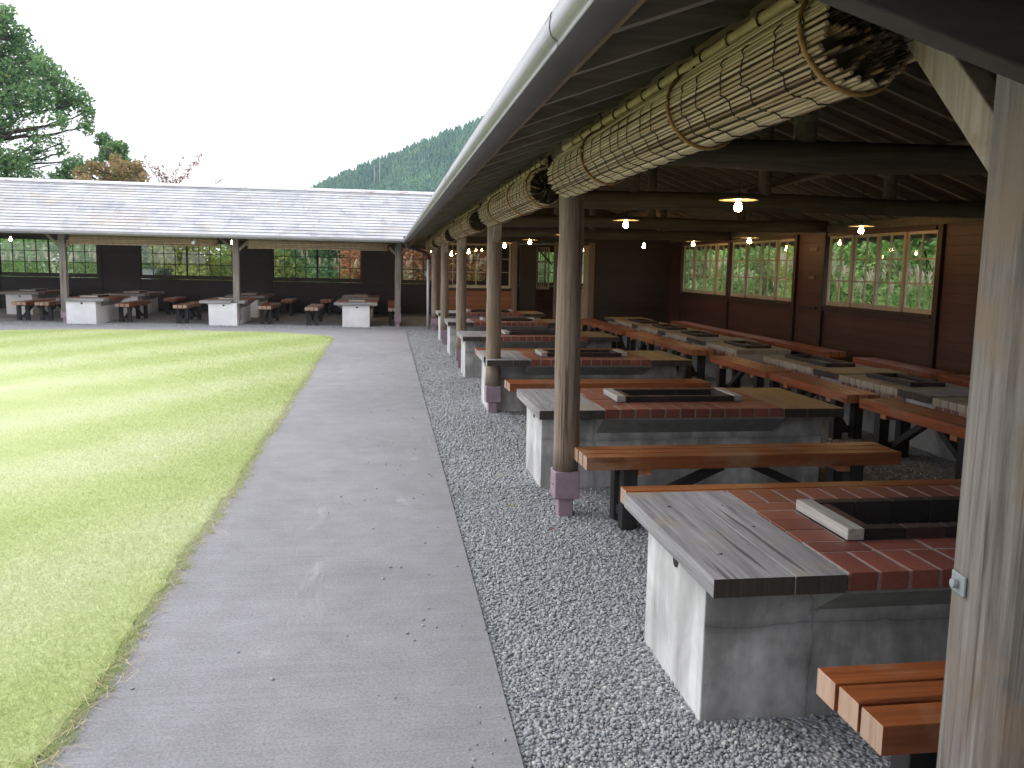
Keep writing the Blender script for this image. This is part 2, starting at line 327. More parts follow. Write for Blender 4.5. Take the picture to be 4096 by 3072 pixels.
# ------------------------------------------------------------------ mesh builder
class MB:
    def __init__(s): s.v = []; s.f = []; s.mi = []; s.sm = []
    def add(s, vs, fs, m=0, smooth=False):
        o = len(s.v); s.v += [tuple(p) for p in vs]
        for f in fs: s.f.append([i + o for i in f]); s.mi.append(m); s.sm.append(smooth)
        return s
    def box(s, x0, x1, y0, y1, z0, z1, m=0, faces=None):
        vs = [(x, y, z) for z in (z0, z1) for y in (y0, y1) for x in (x0, x1)]
        fs = [(0, 2, 3, 1), (4, 5, 7, 6), (0, 1, 5, 4), (2, 6, 7, 3), (0, 4, 6, 2), (1, 3, 7, 5)]  # -z +z -y +y -x +x
        if faces:
            o = len(s.v); s.v += vs
            for i, f in enumerate(fs): s.f.append([k + o for k in f]); s.mi.append(faces.get(i, m)); s.sm.append(False)
        else: s.add(vs, fs, m)
        return s
    def beam(s, p, q, w, h, up=(0, 0, 1), m=0):
        p, q = Vector(p), Vector(q); d = (q - p).normalized(); up = Vector(up)
        a = d.cross(up).normalized() * (w / 2); b = a.cross(d).normalized() * (h / 2)
        vs = [c + sa * a + sb * b for c in (p, q) for sa, sb in ((-1, -1), (1, -1), (1, 1), (-1, 1))]
        return s.add(vs, [(0, 1, 2, 3), (7, 6, 5, 4), (0, 4, 5, 1), (1, 5, 6, 2), (2, 6, 7, 3), (3, 7, 4, 0)], m)
    def tube(s, pts, rad, n=8, caps=True, m=0, closed=False, mcap=None, jit=0):
        pts = [Vector(p) for p in pts]; k = len(pts)
        if isinstance(rad, (int, float)): rad = [rad] * k
        vs = []; fs = []
        for i, p in enumerate(pts):
            if closed: d = pts[(i + 1) % k] - pts[i - 1]
            else: d = pts[min(i + 1, k - 1)] - pts[max(i - 1, 0)]
            d = d.normalized() if d.length > 0 else Vector((0, 0, 1))
            ref = Vector((0, 0, 1)) if abs(d.z) < .9 else Vector((1, 0, 0))
            a = d.cross(ref).normalized(); b = d.cross(a).normalized()
            for j in range(n):
                t = 2 * math.pi * j / n; rr = rad[i] * (1 + (random.uniform(-jit, jit) if jit else 0))
                vs.append(p + (a * math.cos(t) + b * math.sin(t)) * rr)
        rng_ = range(k if closed else k - 1)
        for i in rng_:
            i2 = (i + 1) % k
            for j in range(n):
                fs.append((i * n + j, i * n + (j + 1) % n, i2 * n + (j + 1) % n, i2 * n + j))
        s.add(vs, fs, m, True)
        if caps and not closed:
            o = len(s.v) - k * n
            s.f.append([o + j for j in reversed(range(n))]); s.mi.append(m if mcap is None else mcap); s.sm.append(False)
            s.f.append([o + (k - 1) * n + j for j in range(n)]); s.mi.append(m if mcap is None else mcap); s.sm.append(False)
        return s
    def lathe(s, prof, c=(0, 0, 0), n=20, m=0):
        vs = []; fs = []
        for r, z in prof:
            for j in range(n):
                t = 2 * math.pi * j / n; vs.append((c[0] + r * math.cos(t), c[1] + r * math.sin(t), c[2] + z))
        for i in range(len(prof) - 1):
            for j in range(n): fs.append((i * n + j, i * n + (j + 1) % n, (i + 1) * n + (j + 1) % n, (i + 1) * n + j))
        return s.add(vs, fs, m, True)
    def extrude_y(s, prof, y0, y1, m=0, smooth=False):
        k = len(prof); vs = [(x, y0, z) for x, z in prof] + [(x, y1, z) for x, z in prof]
        return s.add(vs, [(i, i + 1, k + i + 1, k + i) for i in range(k - 1)], m, smooth)
    def grid(s, xs, ys, zf, m=0):
        nx = len(xs); vs = [(x, y, zf(x, y)) for y in ys for x in xs]
        return s.add(vs, [(j * nx + i, j * nx + i + 1, (j + 1) * nx + i + 1, (j + 1) * nx + i) for j in range(len(ys) - 1) for i in range(nx - 1)], m, True)
    def build(s, name, mats, parent=None, off=None, bevel=0):
        me = bpy.data.meshes.new(name)
        if off is None and parent is not None and parent.get('_abs'): off = tuple(parent.location)
        vs = s.v if off is None else [(x - off[0], y - off[1], z - off[2]) for x, y, z in s.v]
        me.from_pydata(vs, [], s.f)
        for m in (mats if isinstance(mats, (list, tuple)) else [mats]): me.materials.append(M[m])
        me.polygons.foreach_set('material_index', s.mi); me.polygons.foreach_set('use_smooth', s.sm)
        me.update()
        return link(name, me, parent, bevel)
def link(name, me, parent=None, bevel=0):
    o = bpy.data.objects.new(name, me); COL.objects.link(o)
    if parent is not None: o.parent = parent
    if bevel:
        b = o.modifiers.new('bevel', 'BEVEL'); b.width = bevel; b.segments = 2; b.limit_method = 'ANGLE'; b.angle_limit = R(40)
    return o
def np_mesh(name, verts, nper, mat, parent=None, idx=None):
    """verts (N*k,3); every k verts are one polygon, or idx gives explicit faces of equal length"""
    me = bpy.data.meshes.new(name)
    v = np.asarray(verts, dtype=np.float32)
    faces = np.arange(len(v), dtype=np.int32).reshape(-1, nper) if idx is None else np.asarray(idx, dtype=np.int32)
    me.vertices.add(len(v)); me.vertices.foreach_set('co', v.ravel())
    me.loops.add(faces.size); me.loops.foreach_set('vertex_index', faces.ravel())
    me.polygons.add(len(faces)); me.polygons.foreach_set('loop_start', np.arange(len(faces), dtype=np.int32) * faces.shape[1])
    me.polygons.foreach_set('loop_total', np.full(len(faces), faces.shape[1], dtype=np.int32))
    me.update(calc_edges=True); me.materials.append(M[mat])
    return link(name, me, parent)
def empty(name, loc, rz=0, abs_=False):
    o = bpy.data.objects.new(name, None); COL.objects.link(o); o.location = loc; o.rotation_euler = (0, 0, rz)
    o.empty_display_size = .2
    if abs_: o['_abs'] = 1
    return o
def tag(o, label=None, cat=None, group=None, kind=None):
    if label: o['label'] = label
    if cat: o['category'] = cat
    if group: o['group'] = group
    if kind: o['kind'] = kind
    return o
KIDS = {}
def copy_tree(o, parent=None):
    c = o.copy(); COL.objects.link(c)
    if parent is not None: c.parent = parent
    for ch in o.children: copy_tree(ch, c)
    return c
def place(o, loc, rz, label, cat=None, group=None):
    o.location = loc; o.rotation_euler = (0, 0, rz); return tag(o, label, cat, group)

def g(x, y):                                   # the yard rises a little towards the far left
    t = min(max((y - 9) / 12, 0), 1); t = t * t * (3 - 2 * t)
    return .0065 * max(0, -x) * t
gv = np.vectorize(g)

# ------------------------------------------------------------------ setting: ground, path, lawn, gravel
def lin(a, b, n): return [a + (b - a) * i / n for i in range(n + 1)]
MB().grid([-2500, -600, -150, -60, -20, 0, 20, 60, 150, 600, 2500], [-600, -60, -20, 10, 30.5, 34, 45, 70, 200, 700, 2600], lambda x, y: -.06 if y < 33 else .1).build('ground', 'ground')['kind'] = 'structure'
MB().grid(lin(-16, 8, 48), lin(-5, 30, 35), lambda x, y: g(x, y)).build('gravel_yard', 'gravel')['kind'] = 'structure'
pm = MB().grid(lin(-15, .417, 40), lin(-5, 21.05, 40), lambda x, y: g(x, y) + .02)
pm.add([(.417, y, z) for y in (-5, 21.05) for z in (.02, -.03)], [(0, 1, 3, 2)])
pm.build('path', 'path')['kind'] = 'structure'

EDGE = [(-1.05, -5), (-1.05, 6), (-1.08, 10), (-1.12, 15), (-1.13, 18.3), (-1.22, 18.75), (-1.6, 19.25), (-2.5, 19.75), (-4.3, 20.0), (-6.2, 20.05), (-7.6, 19.7), (-9, 18.8), (-11, 16)]
def edge_pts():
    out = []
    for (a, b), (c, d) in zip(EDGE, EDGE[1:]):
        n = max(2, int(math.hypot(c - a, d - b) / .035))
        for i in range(n):
            t = i / n; out.append((a + (c - a) * t, b + (d - b) * t))
    return out
ep = edge_pts()
ep = [(x + .02 * math.sin(y * 4.3) * math.sin(y * 2.1 + 1) + .008 * math.sin(y * 23 + x * 19) + random.uniform(-.004, .004), y + (random.uniform(-.02, .02) if y > 18 else 0)) for x, y in ep]
bm = bmesh.new()
poly = [(x - .035, y - (.03 if y > 18 else 0)) for x, y in ep] + [(-15, 16), (-15, -5)]
def inside(px, py, P):
    r = np.zeros(px.shape, bool); n = len(P)
    for i in range(n):
        x0, y0 = P[i]; x1, y1 = P[i - 1]
        if y0 == y1: continue
        c = ((y0 > py) != (y1 > py)) & (px < (x1 - x0) * (py - y0) / (y1 - y0) + x0); r ^= c
    return r
vs = [bm.verts.new((x, y, g(x, y) + .0245)) for x, y in poly]
bm.faces.new(vs); bmesh.ops.triangulate(bm, faces=bm.faces[:])
me = bpy.data.meshes.new('lawn'); bm.to_mesh(me); bm.free(); me.materials.append(M['lawn'])
o = link('lawn', me); o['kind'] = 'structure'

# lawn blades (one mass of grass)
def blades(n, xr, yr, wfun, h, w, lean, name, mat, z0=.03, P=None, bend=True):
    x = rng.uniform(*xr, n); y = wfun(n)
    k = (x > -.44 * y - .4)
    if P is not None: k &= inside(x, y, P)
    x, y = x[k], y[k]; n = len(x)
    z = gv(x, y) + z0
    th = rng.uniform(0, 2 * np.pi, n); hh = h * rng.uniform(.45, 1.25, n); ww = w * rng.uniform(.6, 1.4, n)
    ph = rng.uniform(0, 2 * np.pi, n); ln = lean * hh * rng.uniform(.2, 1.3, n)
    a = np.stack([x - ww * np.cos(th), y - ww * np.sin(th), z], 1); b = np.stack([x + ww * np.cos(th), y + ww * np.sin(th), z], 1)
    c = np.stack([x + ln * np.cos(ph), y + ln * np.sin(ph), z + hh], 1)
    return np.stack([a, b, c], 1).reshape(-1, 3)
small = [(x + .01, y) for x, y in ep[::6]] + [(-15, 16), (-15, -5)]
def blade_mesh(n):
    y = 2.15 * (20.4 / 2.15) ** rng.random(n); x = rng.uniform(-.72 * y - 1.6, np.full(n, -1.0))
    keep = rng.random(n) < np.clip((.72 * y + .6) / 14, .16, 1); x, y = x[keep], y[keep]
    off = rng.normal(-.004, .018, len(x)); k = inside(x - off, y, small); x, y = x[k], y[k]; n = len(x)
    z = gv(x, y) + .022; sc_ = np.clip(y / 5, .7, 3)
    th = rng.uniform(0, 2 * np.pi, n); hh = .022 * rng.uniform(.4, 1.2, n); ww = .0011 * sc_ * rng.uniform(.6, 1.4, n)
    ph = rng.uniform(0, 2 * np.pi, n); ln = hh * rng.uniform(.3, 1.6, n)
    a = np.stack([x - ww * np.cos(th), y - ww * np.sin(th), z], 1); b = np.stack([x + ww * np.cos(th), y + ww * np.sin(th), z], 1)
    c = np.stack([x + ln * np.cos(ph), y + ln * np.sin(ph), z + hh], 1)
    return np.stack([a, b, c], 1).reshape(-1, 3)
b1 = blade_mesh(2900000)
n = 24000; near_ = [q for q in ep if q[1] > 1.5]; ea = np.array(near_)
wt = 1 / np.clip(ea[:, 1], 2, 20); ti = rng.choice(len(ea), n, p=wt / wt.sum()); cl_ = rng.normal(0, .018, len(ea))
x = ea[ti, 0] + rng.normal(-.02, .022, n) + cl_[ti]; y = ea[ti, 1] + rng.uniform(-.02, .02, n); z = gv(x, y) + .02
th = rng.uniform(0, 2 * np.pi, n); hh = rng.uniform(.006, .027, n); ww = .0013; ph = rng.normal(0, 1.1, n); ln = hh * rng.uniform(.2, 1.5, n)
a = np.stack([x - ww * np.cos(th), y - ww * np.sin(th), z], 1); b = np.stack([x + ww * np.cos(th), y + ww * np.sin(th), z], 1)
c = np.stack([x + ln * np.cos(ph), y + ln * np.sin(ph), z + hh], 1)
b1 = np.concatenate([b1, np.stack([a, b, c], 1).reshape(-1, 3)])
go = np_mesh('grass', b1, 3, 'lawn_blade')
tag(go, 'short mown green grass covering the lawn', 'grass', kind='stuff')
# dry clippings and straw along the lawn edge
n = 6500; ti = rng.integers(0, len(ep) - 140, n); ex = np.array(ep)[ti]
x = ex[:, 0] + rng.normal(-.005, .035, n); y = ex[:, 1] + rng.normal(0, .03, n); th = rng.uniform(0, np.pi, n); L = rng.uniform(.012, .045, n); w = .0016
dx, dy = np.cos(th) * L, np.sin(th) * L; z = gv(x, y) + .0245 + rng.uniform(0, .02, n) * (rng.random(n) < .5)
q = np.stack([np.stack([x - dx, y - dy, z], 1), np.stack([x + dx, y + dy, z + .006], 1), np.stack([x + dx + w * np.sin(th), y + dy - w * np.cos(th), z + .006], 1), np.stack([x - dx + w * np.sin(th), y - dy - w * np.cos(th), z], 1)], 1).reshape(-1, 3)
tag(np_mesh('grass_clippings', q, 4, 'dry'), 'dry straw clippings scattered along the lawn edge', 'clippings', kind='stuff')

# gravel stones
ico = bmesh.new(); bmesh.ops.create_icosphere(ico, subdivisions=1, radius=1)
IV = np.array([v.co[:] for v in ico.verts], np.float32); IF = np.array([[v.index for v in f.verts] for f in ico.faces], np.int32); ico.free()
def stones(x, y, r, z, name, mat, label, cat):
    n = len(x)
    ang = rng.uniform(0, 2 * np.pi, n); ca, sa = np.cos(ang), np.sin(ang)
    s = r[:, None] * rng.uniform(.6, 1.25, (n, 3)); s[:, 2] *= .75
    v = IV[None] * (1 + rng.uniform(-.22, .22, (n, 12, 1))) * s[:, None, :]
    vx = v[..., 0] * ca[:, None] - v[..., 1] * sa[:, None]; vy = v[..., 0] * sa[:, None] + v[..., 1] * ca[:, None]
    V = np.stack([vx + x[:, None], vy + y[:, None], v[..., 2] + z[:, None]], 2).reshape(-1, 3)
    F = (IF[None] + (np.arange(n) * 12)[:, None, None]).reshape(-1, 3)
    return tag(np_mesh(name, V, 3, mat, idx=F), label, cat, kind='stuff')
def strip(n, xr, yr):
    return rng.uniform(*xr, n), rng.uniform(*yr, n)
xs, ys = [], []
for n, xr, yr in ((46000, (.425, 1.35), (1.6, 5.6)), (14000, (.425, 1.3), (5.6, 10)), (16000, (1.1, 3.6), (1.2, 5.6)), (9000, (1.1, 4.2), (4.4, 9)), (6000, (.42, 1.2), (10, 21)), (9000, (-9.5, 1.2), (21.08, 22.3))):
    a, b = strip(n, xr, yr); xs.append(a); ys.append(b)
x = np.concatenate(xs); y = np.concatenate(ys)
r = np.where(y < 6, .0042 + .0075 * rng.random(len(x)) ** 1.8, rng.uniform(.007, .014, len(x)))
stones(x, y, r, gv(x, y) + rng.uniform(-.002, .008, len(x)), 'gravel', 'stone', 'loose grey gravel stones between the path and the grill tables', 'gravel')
n = 190; x = np.where(rng.random(n) < .7, .417 - np.abs(rng.normal(0, .28, n)), rng.uniform(-.95, .4, n)); y = rng.uniform(2.2, 19, n)
stones(x, y, rng.uniform(.004, .009, n), gv(x, y) + .023, 'pebbles', 'stone', 'small stray pebbles lying on the concrete path', 'pebbles')

# fallen leaves on the gravel
def fallen(x, y, c, s, lab):
    t = NT(c[0]); t.col(c[1]); t.rough(.6); M[c[0]] = t.m
    m = MB(); P = [(-1, 0, .1), (-.5, .42, .25), (.2, .45, .2), (1, 0, .45), (.2, -.45, .2), (-.5, -.42, .3), (0, 0, .05)]
    m.add([(a * s, b * s, c_ * s) for a, b, c_ in P], [(6, 0, 1), (6, 1, 2), (6, 2, 3), (6, 3, 4), (6, 4, 5), (6, 5, 0)])
    o = m.build('fallen_leaf', c[0]); o.location = (x, y, .016); o.rotation_euler = (.1, .15, random.uniform(0, 6)); return tag(o, lab, 'leaf')
fallen(.83, 6.32, ('yellow_leaf', (.55, .40, .10)), .022, 'yellow fallen leaf on the gravel beside the path, farther of two')
fallen(.80, 5.50, ('ochre_leaf', (.40, .30, .09)), .026, 'ochre fallen leaf on the gravel left of the second post')
fallen(.98, 4.95, ('red_leaf', (.36, .10, .07)), .022, 'reddish fallen leaf on the gravel in front of the post shoe')
fallen(1.38, 3.75, ('brown_leaf', (.30, .11, .06)), .025, 'brown curled leaf on the gravel beside the bench leg')

# ------------------------------------------------------------------ windows
def window(parent, horiz, pos, a0, a1, z0, z1, sashes, cols, rows, fmat, inner=1, name='window', trim=True, off=None):
    """horiz 'y': wall plane x=pos, window runs along y ; 'x': wall plane y=pos, runs along x."""
    fr, gl = MB(), MB()
    def bx(m, u0, u1, n0, n1, zz0, zz1):
        if horiz == 'y': m.box(pos + n0, pos + n1, u0, u1, zz0, zz1)
        else: m.box(u0, u1, pos + n0, pos + n1, zz0, zz1)
    w = (a1 - a0) / sashes; so, sm = .042, .020
    for k in range(sashes):
        u0, u1 = a0 + k * w - (.012 if k else 0), a0 + (k + 1) * w + (.012 if k < sashes - 1 else 0)
        n = -.02 if k % 2 else .014
        bx(fr, u0, u0 + so, n, n + .03, z0, z1); bx(fr, u1 - so, u1, n, n + .03, z0, z1)
        bx(fr, u0 + so, u1 - so, n, n + .03, z1 - .04, z1); bx(fr, u0 + so, u1 - so, n, n + .03, z0, z0 + .065)
        iw = (u1 - u0 - 2 * so)
        for c in range(1, cols):
            u = u0 + so + iw * c / cols; bx(fr, u - sm / 2, u + sm / 2, n + .003, n + .027, z0 + .065, z1 - .04)
        ih = z1 - .04 - z0 - .065
        for r_ in range(1, rows):
            zz = z0 + .065 + ih * r_ / rows
            for c in range(cols):
                ua = u0 + so + iw * c / cols + (sm / 2 if c else 0); ub = u0 + so + iw * (c + 1) / cols - (sm / 2 if c < cols - 1 else 0)
                bx(fr, ua, ub, n + .005, n + .025, zz - sm / 2, zz + sm / 2)
        nn = pos + n + .015; ua, ub, za, zb = u0 + so, u1 - so, z0 + .065, z1 - .04
        if horiz == 'y': gl.add([(nn, ua, za), (nn, ub, za), (nn, ub, zb), (nn, ua, zb)], [(0, 1, 2, 3)])
        else: gl.add([(ua, nn, za), (ub, nn, za), (ub, nn, zb), (ua, nn, zb)], [(0, 1, 2, 3)])
    w_ = fr.build(name, fmat, parent, off); gl.build('glass', 'glass', w_, off if off is not None else (tuple(parent.location) if parent.get('_abs') else None))
    if trim:
        t = MB()
        bx(t, a0 - .03, a1 + .03, -.055, .055, z0 - .05, z0 - .001); bx(t, a0 - .03, a1 + .03, -.055, .055, z1 + .001, z1 + .05)
        t.build('sill', fmat if fmat == 'frame_dark' else 'wall_trim', w_, off if off is not None else (tuple(parent.location) if parent.get('_abs') else None), .004)
    return w_

# ------------------------------------------------------------------ right pavilion
XP, XW = 1.115, 7.04
PY = [-2.7, 1.3, 5.3, 9.2, 13.35, 17.32, 20.98]
SL = .36
def zr(x): return 2.11 + SL * (x - .5) if x <= 4.08 else 2.11 + SL * (7.66 - x)     # rafter undersides
pv = empty('open_pavilion', (4.08, 9.5, 0), abs_=True)
tag(pv, 'long open timber pavilion on the right with log posts, shingled roof and hanging lamps', 'pavilion')

# log posts with steel shoes
for i, y in enumerate(PY):
    near = i == 1
    r0, r1 = (.108, .106) if near else (.082, .074)
    if i in (0,): r0, r1 = .082, .074
    x = 1.088 if near else XP
    zt_ = zr(x) + .02
    zb = .30
    pts = [(x + random.uniform(-.004, .004), y + random.uniform(-.004, .004), zb + (2.19 - zb) * k / 12) for k in range(13)]
    pts[0] = (x, y, zb); pts[-1] = (x, y, 2.19)
    if near: pts = [(x, y, .02), (x, y, 1.2), (x, y, 2.3)]
    m = MB()
    if near:   # squared, chamfered post
        m.tube([(x, y, .24), (x, y, .9), (x, y, 1.6), (x, y, 2.3)], [.112] * 4, 16)
        m.sm = [False] * len(m.sm)
        m.box(x - .052, x - .046, y - .1155, y - .1, .26, 2.28); m.box(x + .028, x + .034, y - .1155, y - .1, .26, 2.28)
    else: m.tube(pts, [r0 + (r1 - r0) * k / 12 for k in range(13)], 18, jit=.018)
    p = m.build('post', 'post_sq' if near else 'log', pv, bevel=0)
    s = MB()
    s.box(x - .08, x + .08, y - .08, y + .08, .125, .30 if not near else .24); s.box(x - .05, x + .045, y - .05, y + .045, -.02, .125)
    s.tube([(x - .09, y - .02, .215), (x - .075, y - .02, .215)], .011, 6); s.tube([(x + .075, y, .215), (x + .088, y, .215)], .011, 6)
    s.build('post_shoe', 'purple_steel', p, off=tuple(pv.location), bevel=.006)
    if near:
        b = MB(); d = Vector((-.97, .16, 0)).normalized(); c = Vector((x, y, 1.045)) + d * .1105
        b.beam(c, c + d * .005, .046, .036, (0, 0, 1)); b.tube([c + d * .005, c + d * .016], .009, 6)
        b.build('bolt_plate', 'galv', p, off=tuple(pv.location), bevel=.002)
    for sgn in ((1,) if near else (-1, 1) if i != 2 else (1,)):
        q = MB(); w = .055 if near else .05
        if near: q.add([(xx, yy, zz) for xx in (1.05, 1.10) for yy, zz in ((1.405, 1.72), (1.405, 1.825), (1.77, 2.191), (1.875, 2.191))], [(0, 1, 2, 3), (7, 6, 5, 4), (0, 4, 5, 1), (1, 5, 6, 2), (2, 6, 7, 3), (3, 7, 4, 0)])
        else: q.beam((x + .01, y + sgn * .05, 1.84), (x + .01, y + sgn * .36, 2.19), .075, .075, (1, 0, 0))
        q.build('brace', 'brace', pv, bevel=.004)
# outward eave strut on the near post
MB().beam((.44, 1.165, 2.035), (1.75, 1.165, 1.64), .05, .085).build('eave_strut', 'dark_beam', pv, bevel=.004)
MB().box(1.02, 1.16, -4.2, 21.4, 2.192, 2.31).build('eave_beam', 'eave_beam', pv, bevel=.005)
MB().box(6.97, 7.11, -4.2, 21.4, 2.192, 2.31).build('wall_plate', 'beam_log', pv)
# log tie beams with short struts and purlins
def purlin(x):
    MB().tube([(x, -4.2, zr(x) - .055), (x, 24 if x < 5 else 26, zr(x) - .055)], .055, 12).build('purlin', 'beam_log', pv)
for x in (2.6, 4.08, 5.55): purlin(x)
for i, y in enumerate(PY[:-1]):
    r = .095
    dz = [.0, -.005, .0, .0, -.03, -.06, -.06][i]
    m = MB(); n = 14
    m.tube([(1.0 + 6.0 * k / n, y + random.uniform(-.01, .01), 2.30 + dz + .012 * math.sin(k * .7 + i)) for k in range(n + 1)], [r * (1 + .05 * math.sin(k * 1.3 + i)) for k in range(n + 1)], 14)
    m.build('tie_beam', 'beam_log', pv)
    for x in (2.6, 4.08, 5.55):
        MB().tube([(x, y, 2.37 + dz), (x, y, zr(x) - .05)], .07, 12).build('roof_strut', 'beam_log', pv)
    if i % 2:
        MB().beam((3.9, y + .09, 2.42), (5.0, y + .09, 2.74), .05, .08, (0, 1, 0)).build('diagonal_brace', 'beam_log', pv, bevel=.004)
# rafters and boards
for k in range(-12, 42):
    y = 2.017 + .4725 * k
    for sgn in (0, 1):
        x0, x1 = (.505, 4.075) if sgn == 0 else (7.90, 4.085)
        if sgn == 1 and k % 1: continue
        MB().beam((x0, y, zr(x0) + .04), (x1, y, zr(x1) + .04), .048, .085, (0, 0, 1)).build('rafter', 'rafter', pv)
T = .128
yN, yF = -4.4, 21.55
def deckz(x): return zr(x) + .086
m = MB()
vv = [(.43, yN, deckz(.43)), (4.08, yN, deckz(4.08)), (4.08, 25.26, deckz(4.08)), (.43, yF + .06, deckz(.43))]
m.add(vv + [(a, b, c + .02) for a, b, c in vv], [(0, 1, 2, 3), (7, 6, 5, 4), (0, 4, 5, 1), (1, 5, 6, 2), (2, 6, 7, 3), (3, 7, 4, 0)])
vv = [(7.96, yN, deckz(7.96)), (4.08, yN, deckz(4.08)), (4.08, 25.26, deckz(4.08)), (7.96, 28.9, deckz(7.96))]
m.add(vv + [(a, b, c + .02) for a, b, c in vv], [(0, 3, 2, 1), (7, 4, 5, 6), (0, 1, 5, 4), (1, 2, 6, 5), (2, 3, 7, 6), (3, 0, 4, 7)])
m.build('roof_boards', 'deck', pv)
def shingles(rows, m, fn, lo, hi, rngw=(.55, .95)):
    """fn(s,t)->(x,y,z) with s up the slope (0 eave..1 ridge); lo(s),hi(s) limits along the eave"""
    for r_ in range(rows):
        s0, s1 = r_ / rows, (r_ + 1.12) / rows
        a, b = lo(s0), hi(s0); t = a + random.uniform(-.6, 0)
        while t < b:
            w = random.uniform(*rngw); t0, t1 = max(t, a), min(t + w - .004, b)
            if t1 > t0 + .02:
                P = [fn(s0, t0, .026), fn(s0, t1, .026), fn(min(s1, 1), t1, .012), fn(min(s1, 1), t0, .012)]
                Q = [fn(s0, t0, .008), fn(s0, t1, .008)]
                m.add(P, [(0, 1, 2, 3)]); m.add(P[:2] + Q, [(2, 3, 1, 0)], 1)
            t += w
m = MB()
shingles(18, m, lambda s, t, h: (.40 + 3.68 * s, t, deckz(.40 + 3.68 * s) + h + .01), lambda s: yN, lambda s: yF + 3.68 * s)
shingles(18, m, lambda s, t, h: (7.99 - 3.91 * s, -t, deckz(7.99 - 3.91 * s) + h + .01), lambda s: -(28.95 - 3.7 * s), lambda s: -yN)
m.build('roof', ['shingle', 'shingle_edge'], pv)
MB().tube([(4.08, yN, deckz(4.08) + .05), (4.08, 25.26, deckz(4.08) + .05)], .07, 10).build('ridge_cap', 'ridge', pv)
# gutter: ogee front, bright lip, flat underside
gp = [(.395, 2.168), (.384, 2.174), (.374, 2.173), (.368, 2.167), (.370, 2.160), (.366, 2.152), (.3645, 2.143), (.366, 2.133), (.371, 2.124), (.379, 2.117), (.388, 2.1135), (.391, 2.1125), (.400, 2.1095), (.402, 2.104), (.401, 2.099), (.404, 2.097)]
gp = [(.403 - (.403 - x) * .55 if x < .403 else x, z) for x, z in gp]
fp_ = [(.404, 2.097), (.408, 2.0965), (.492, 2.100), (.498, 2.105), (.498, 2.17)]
m = MB(); m.extrude_y(gp, -4.4, 21.56, 0, True)
m.add([(x, 21.56, z) for x, z in gp], [tuple(range(len(gp)))])
for y in (2.12, 5.9, 9.6, 13.4, 17.2): # joint bands
    pass
for y in (2.12, 5.9, 9.6, 13.4, 17.2):
    pr_ = [(.5 + (x - .44) * 1.03 - .06, 2.135 + (z - 2.135) * 1.06) for x, z in gp]; m.extrude_y(pr_, y, y + .07)
gt = m.build('gutter', 'gutter', pv)
M['gutter_under'] = isl_mat('shade_grey_gutter', [(0, (.115, .11, .125)), (1, (.125, .12, .135))], .45, 6, .5)  # underside of the gutter, its shade put into a darker grey
m = MB(); m.extrude_y(fp_, -4.4, 21.56, 0, True); m.build('gutter_underside', 'gutter_under', pv)
MB().box(.50, .518, -4.4, 21.5, 2.112, 2.195).build('fascia_board', 'eave_beam', pv)
# downpipe
m = MB(); pts = [(.45, 21.45, 2.10), (.45, 21.45, 2.03), (.55, 21.52, 1.985), (.93, 21.62, 1.865), (.985, 21.62, 1.82), (.985, 21.62, 1.70)]
m.tube(pts, .038, 12); dp = m.build('downpipe', 'pipe', pv); dp['label'] = 'dark elbow downpipe with pale lower length'
MB().tube([(.985, 21.62, 1.72), (.985, 21.62, .0)], .036, 12).build('lower_pipe', 'pipe_pale', dp, off=tuple(pv.location))
m = MB()
for zz in (.45,): m.box(.98, 1.09, 21.60, 21.63, zz, zz + .02)
m.build('pipe_clamp', 'black', dp, off=tuple(pv.location))
# right wall: bays of windows
ZS, ZT = 1.03, 2.125
bays = [(-4.2, -3.2, 0), (-3.2, -.64, 0), (-.64, 2.36, 1), (2.36, 5.36, 1), (5.36, 6.36, 0), (6.36, 9.36, 1), (9.36, 10.36, 0), (10.36, 13.37, 1), (13.37, 14.36, 0), (14.36, 17.36, 1), (17.36, 20.35, 1), (20.35, 21.25, 0)]
wl = MB()
for a, b, win in bays:
    a_, b_ = a + .05, b - .05
    if win:
        wl.box(XW - .012, XW + .03, a_, b_, .02, .93); wl.box(XW - .012, XW + .03, a_, b_, ZT + .051, 2.30)
        MB().box(XW - .045, XW + .05, a_, b_, .93, ZS - .051).build('wall_rail', 'wall_trim', pv, bevel=.003)
        window(pv, 'y', XW, a_ + .08, b_ - .08, ZS, ZT, 4, 2, 3, 'frame')
    else:
        wl.box(XW - .012, XW + .03, a_, b_, .02, 2.30)
    MB().box(XW - .06, XW + .06, b - .05, b + .05, -.02, 2.30).build('wall_post', 'wall_trim', pv, bevel=.003)
    MB().box(XW - .03, XW + .05, a_, b_, -.03, .02).build('ground_sill', 'wall_trim', pv)
wl.build('wall', 'wall', pv)
# dark tool rail between the windows
MB().box(XW - .05, XW - .013, 13.55, 14.2, .955, .985).build('tool_rail', 'black', pv)
m = MB(); m.box(1.2, 6.97, -4.32, -4.28, -.02, 2.6); m.add([(1.0, -4.3, 2.6), (7.2, -4.3, 2.6), (4.08, -4.3, 3.45)], [(0, 1, 2)]); m.build('unseen_gable_wall', 'wall_far', pv)  # unseen closing wall, added with the wing below to block light from behind
m = MB(); m.box(-12, 1.2, -4.34, -4.30, -.02, 2.35); m.build('unseen_wing_wall', 'wall_far', pv)
m = MB(); v_ = [(-13, -2.0, 2.2), (1.2, -2.0, 2.2), (1.2, -5.6, 3.5), (-13, -5.6, 3.5)]; m.add(v_ + [(a, b, c + .06) for a, b, c in v_], [(0, 3, 2, 1), (4, 5, 6, 7), (0, 1, 5, 4), (1, 2, 6, 5), (2, 3, 7, 6), (3, 0, 4, 7)]); m.build('unseen_wing_roof', 'deck', pv)
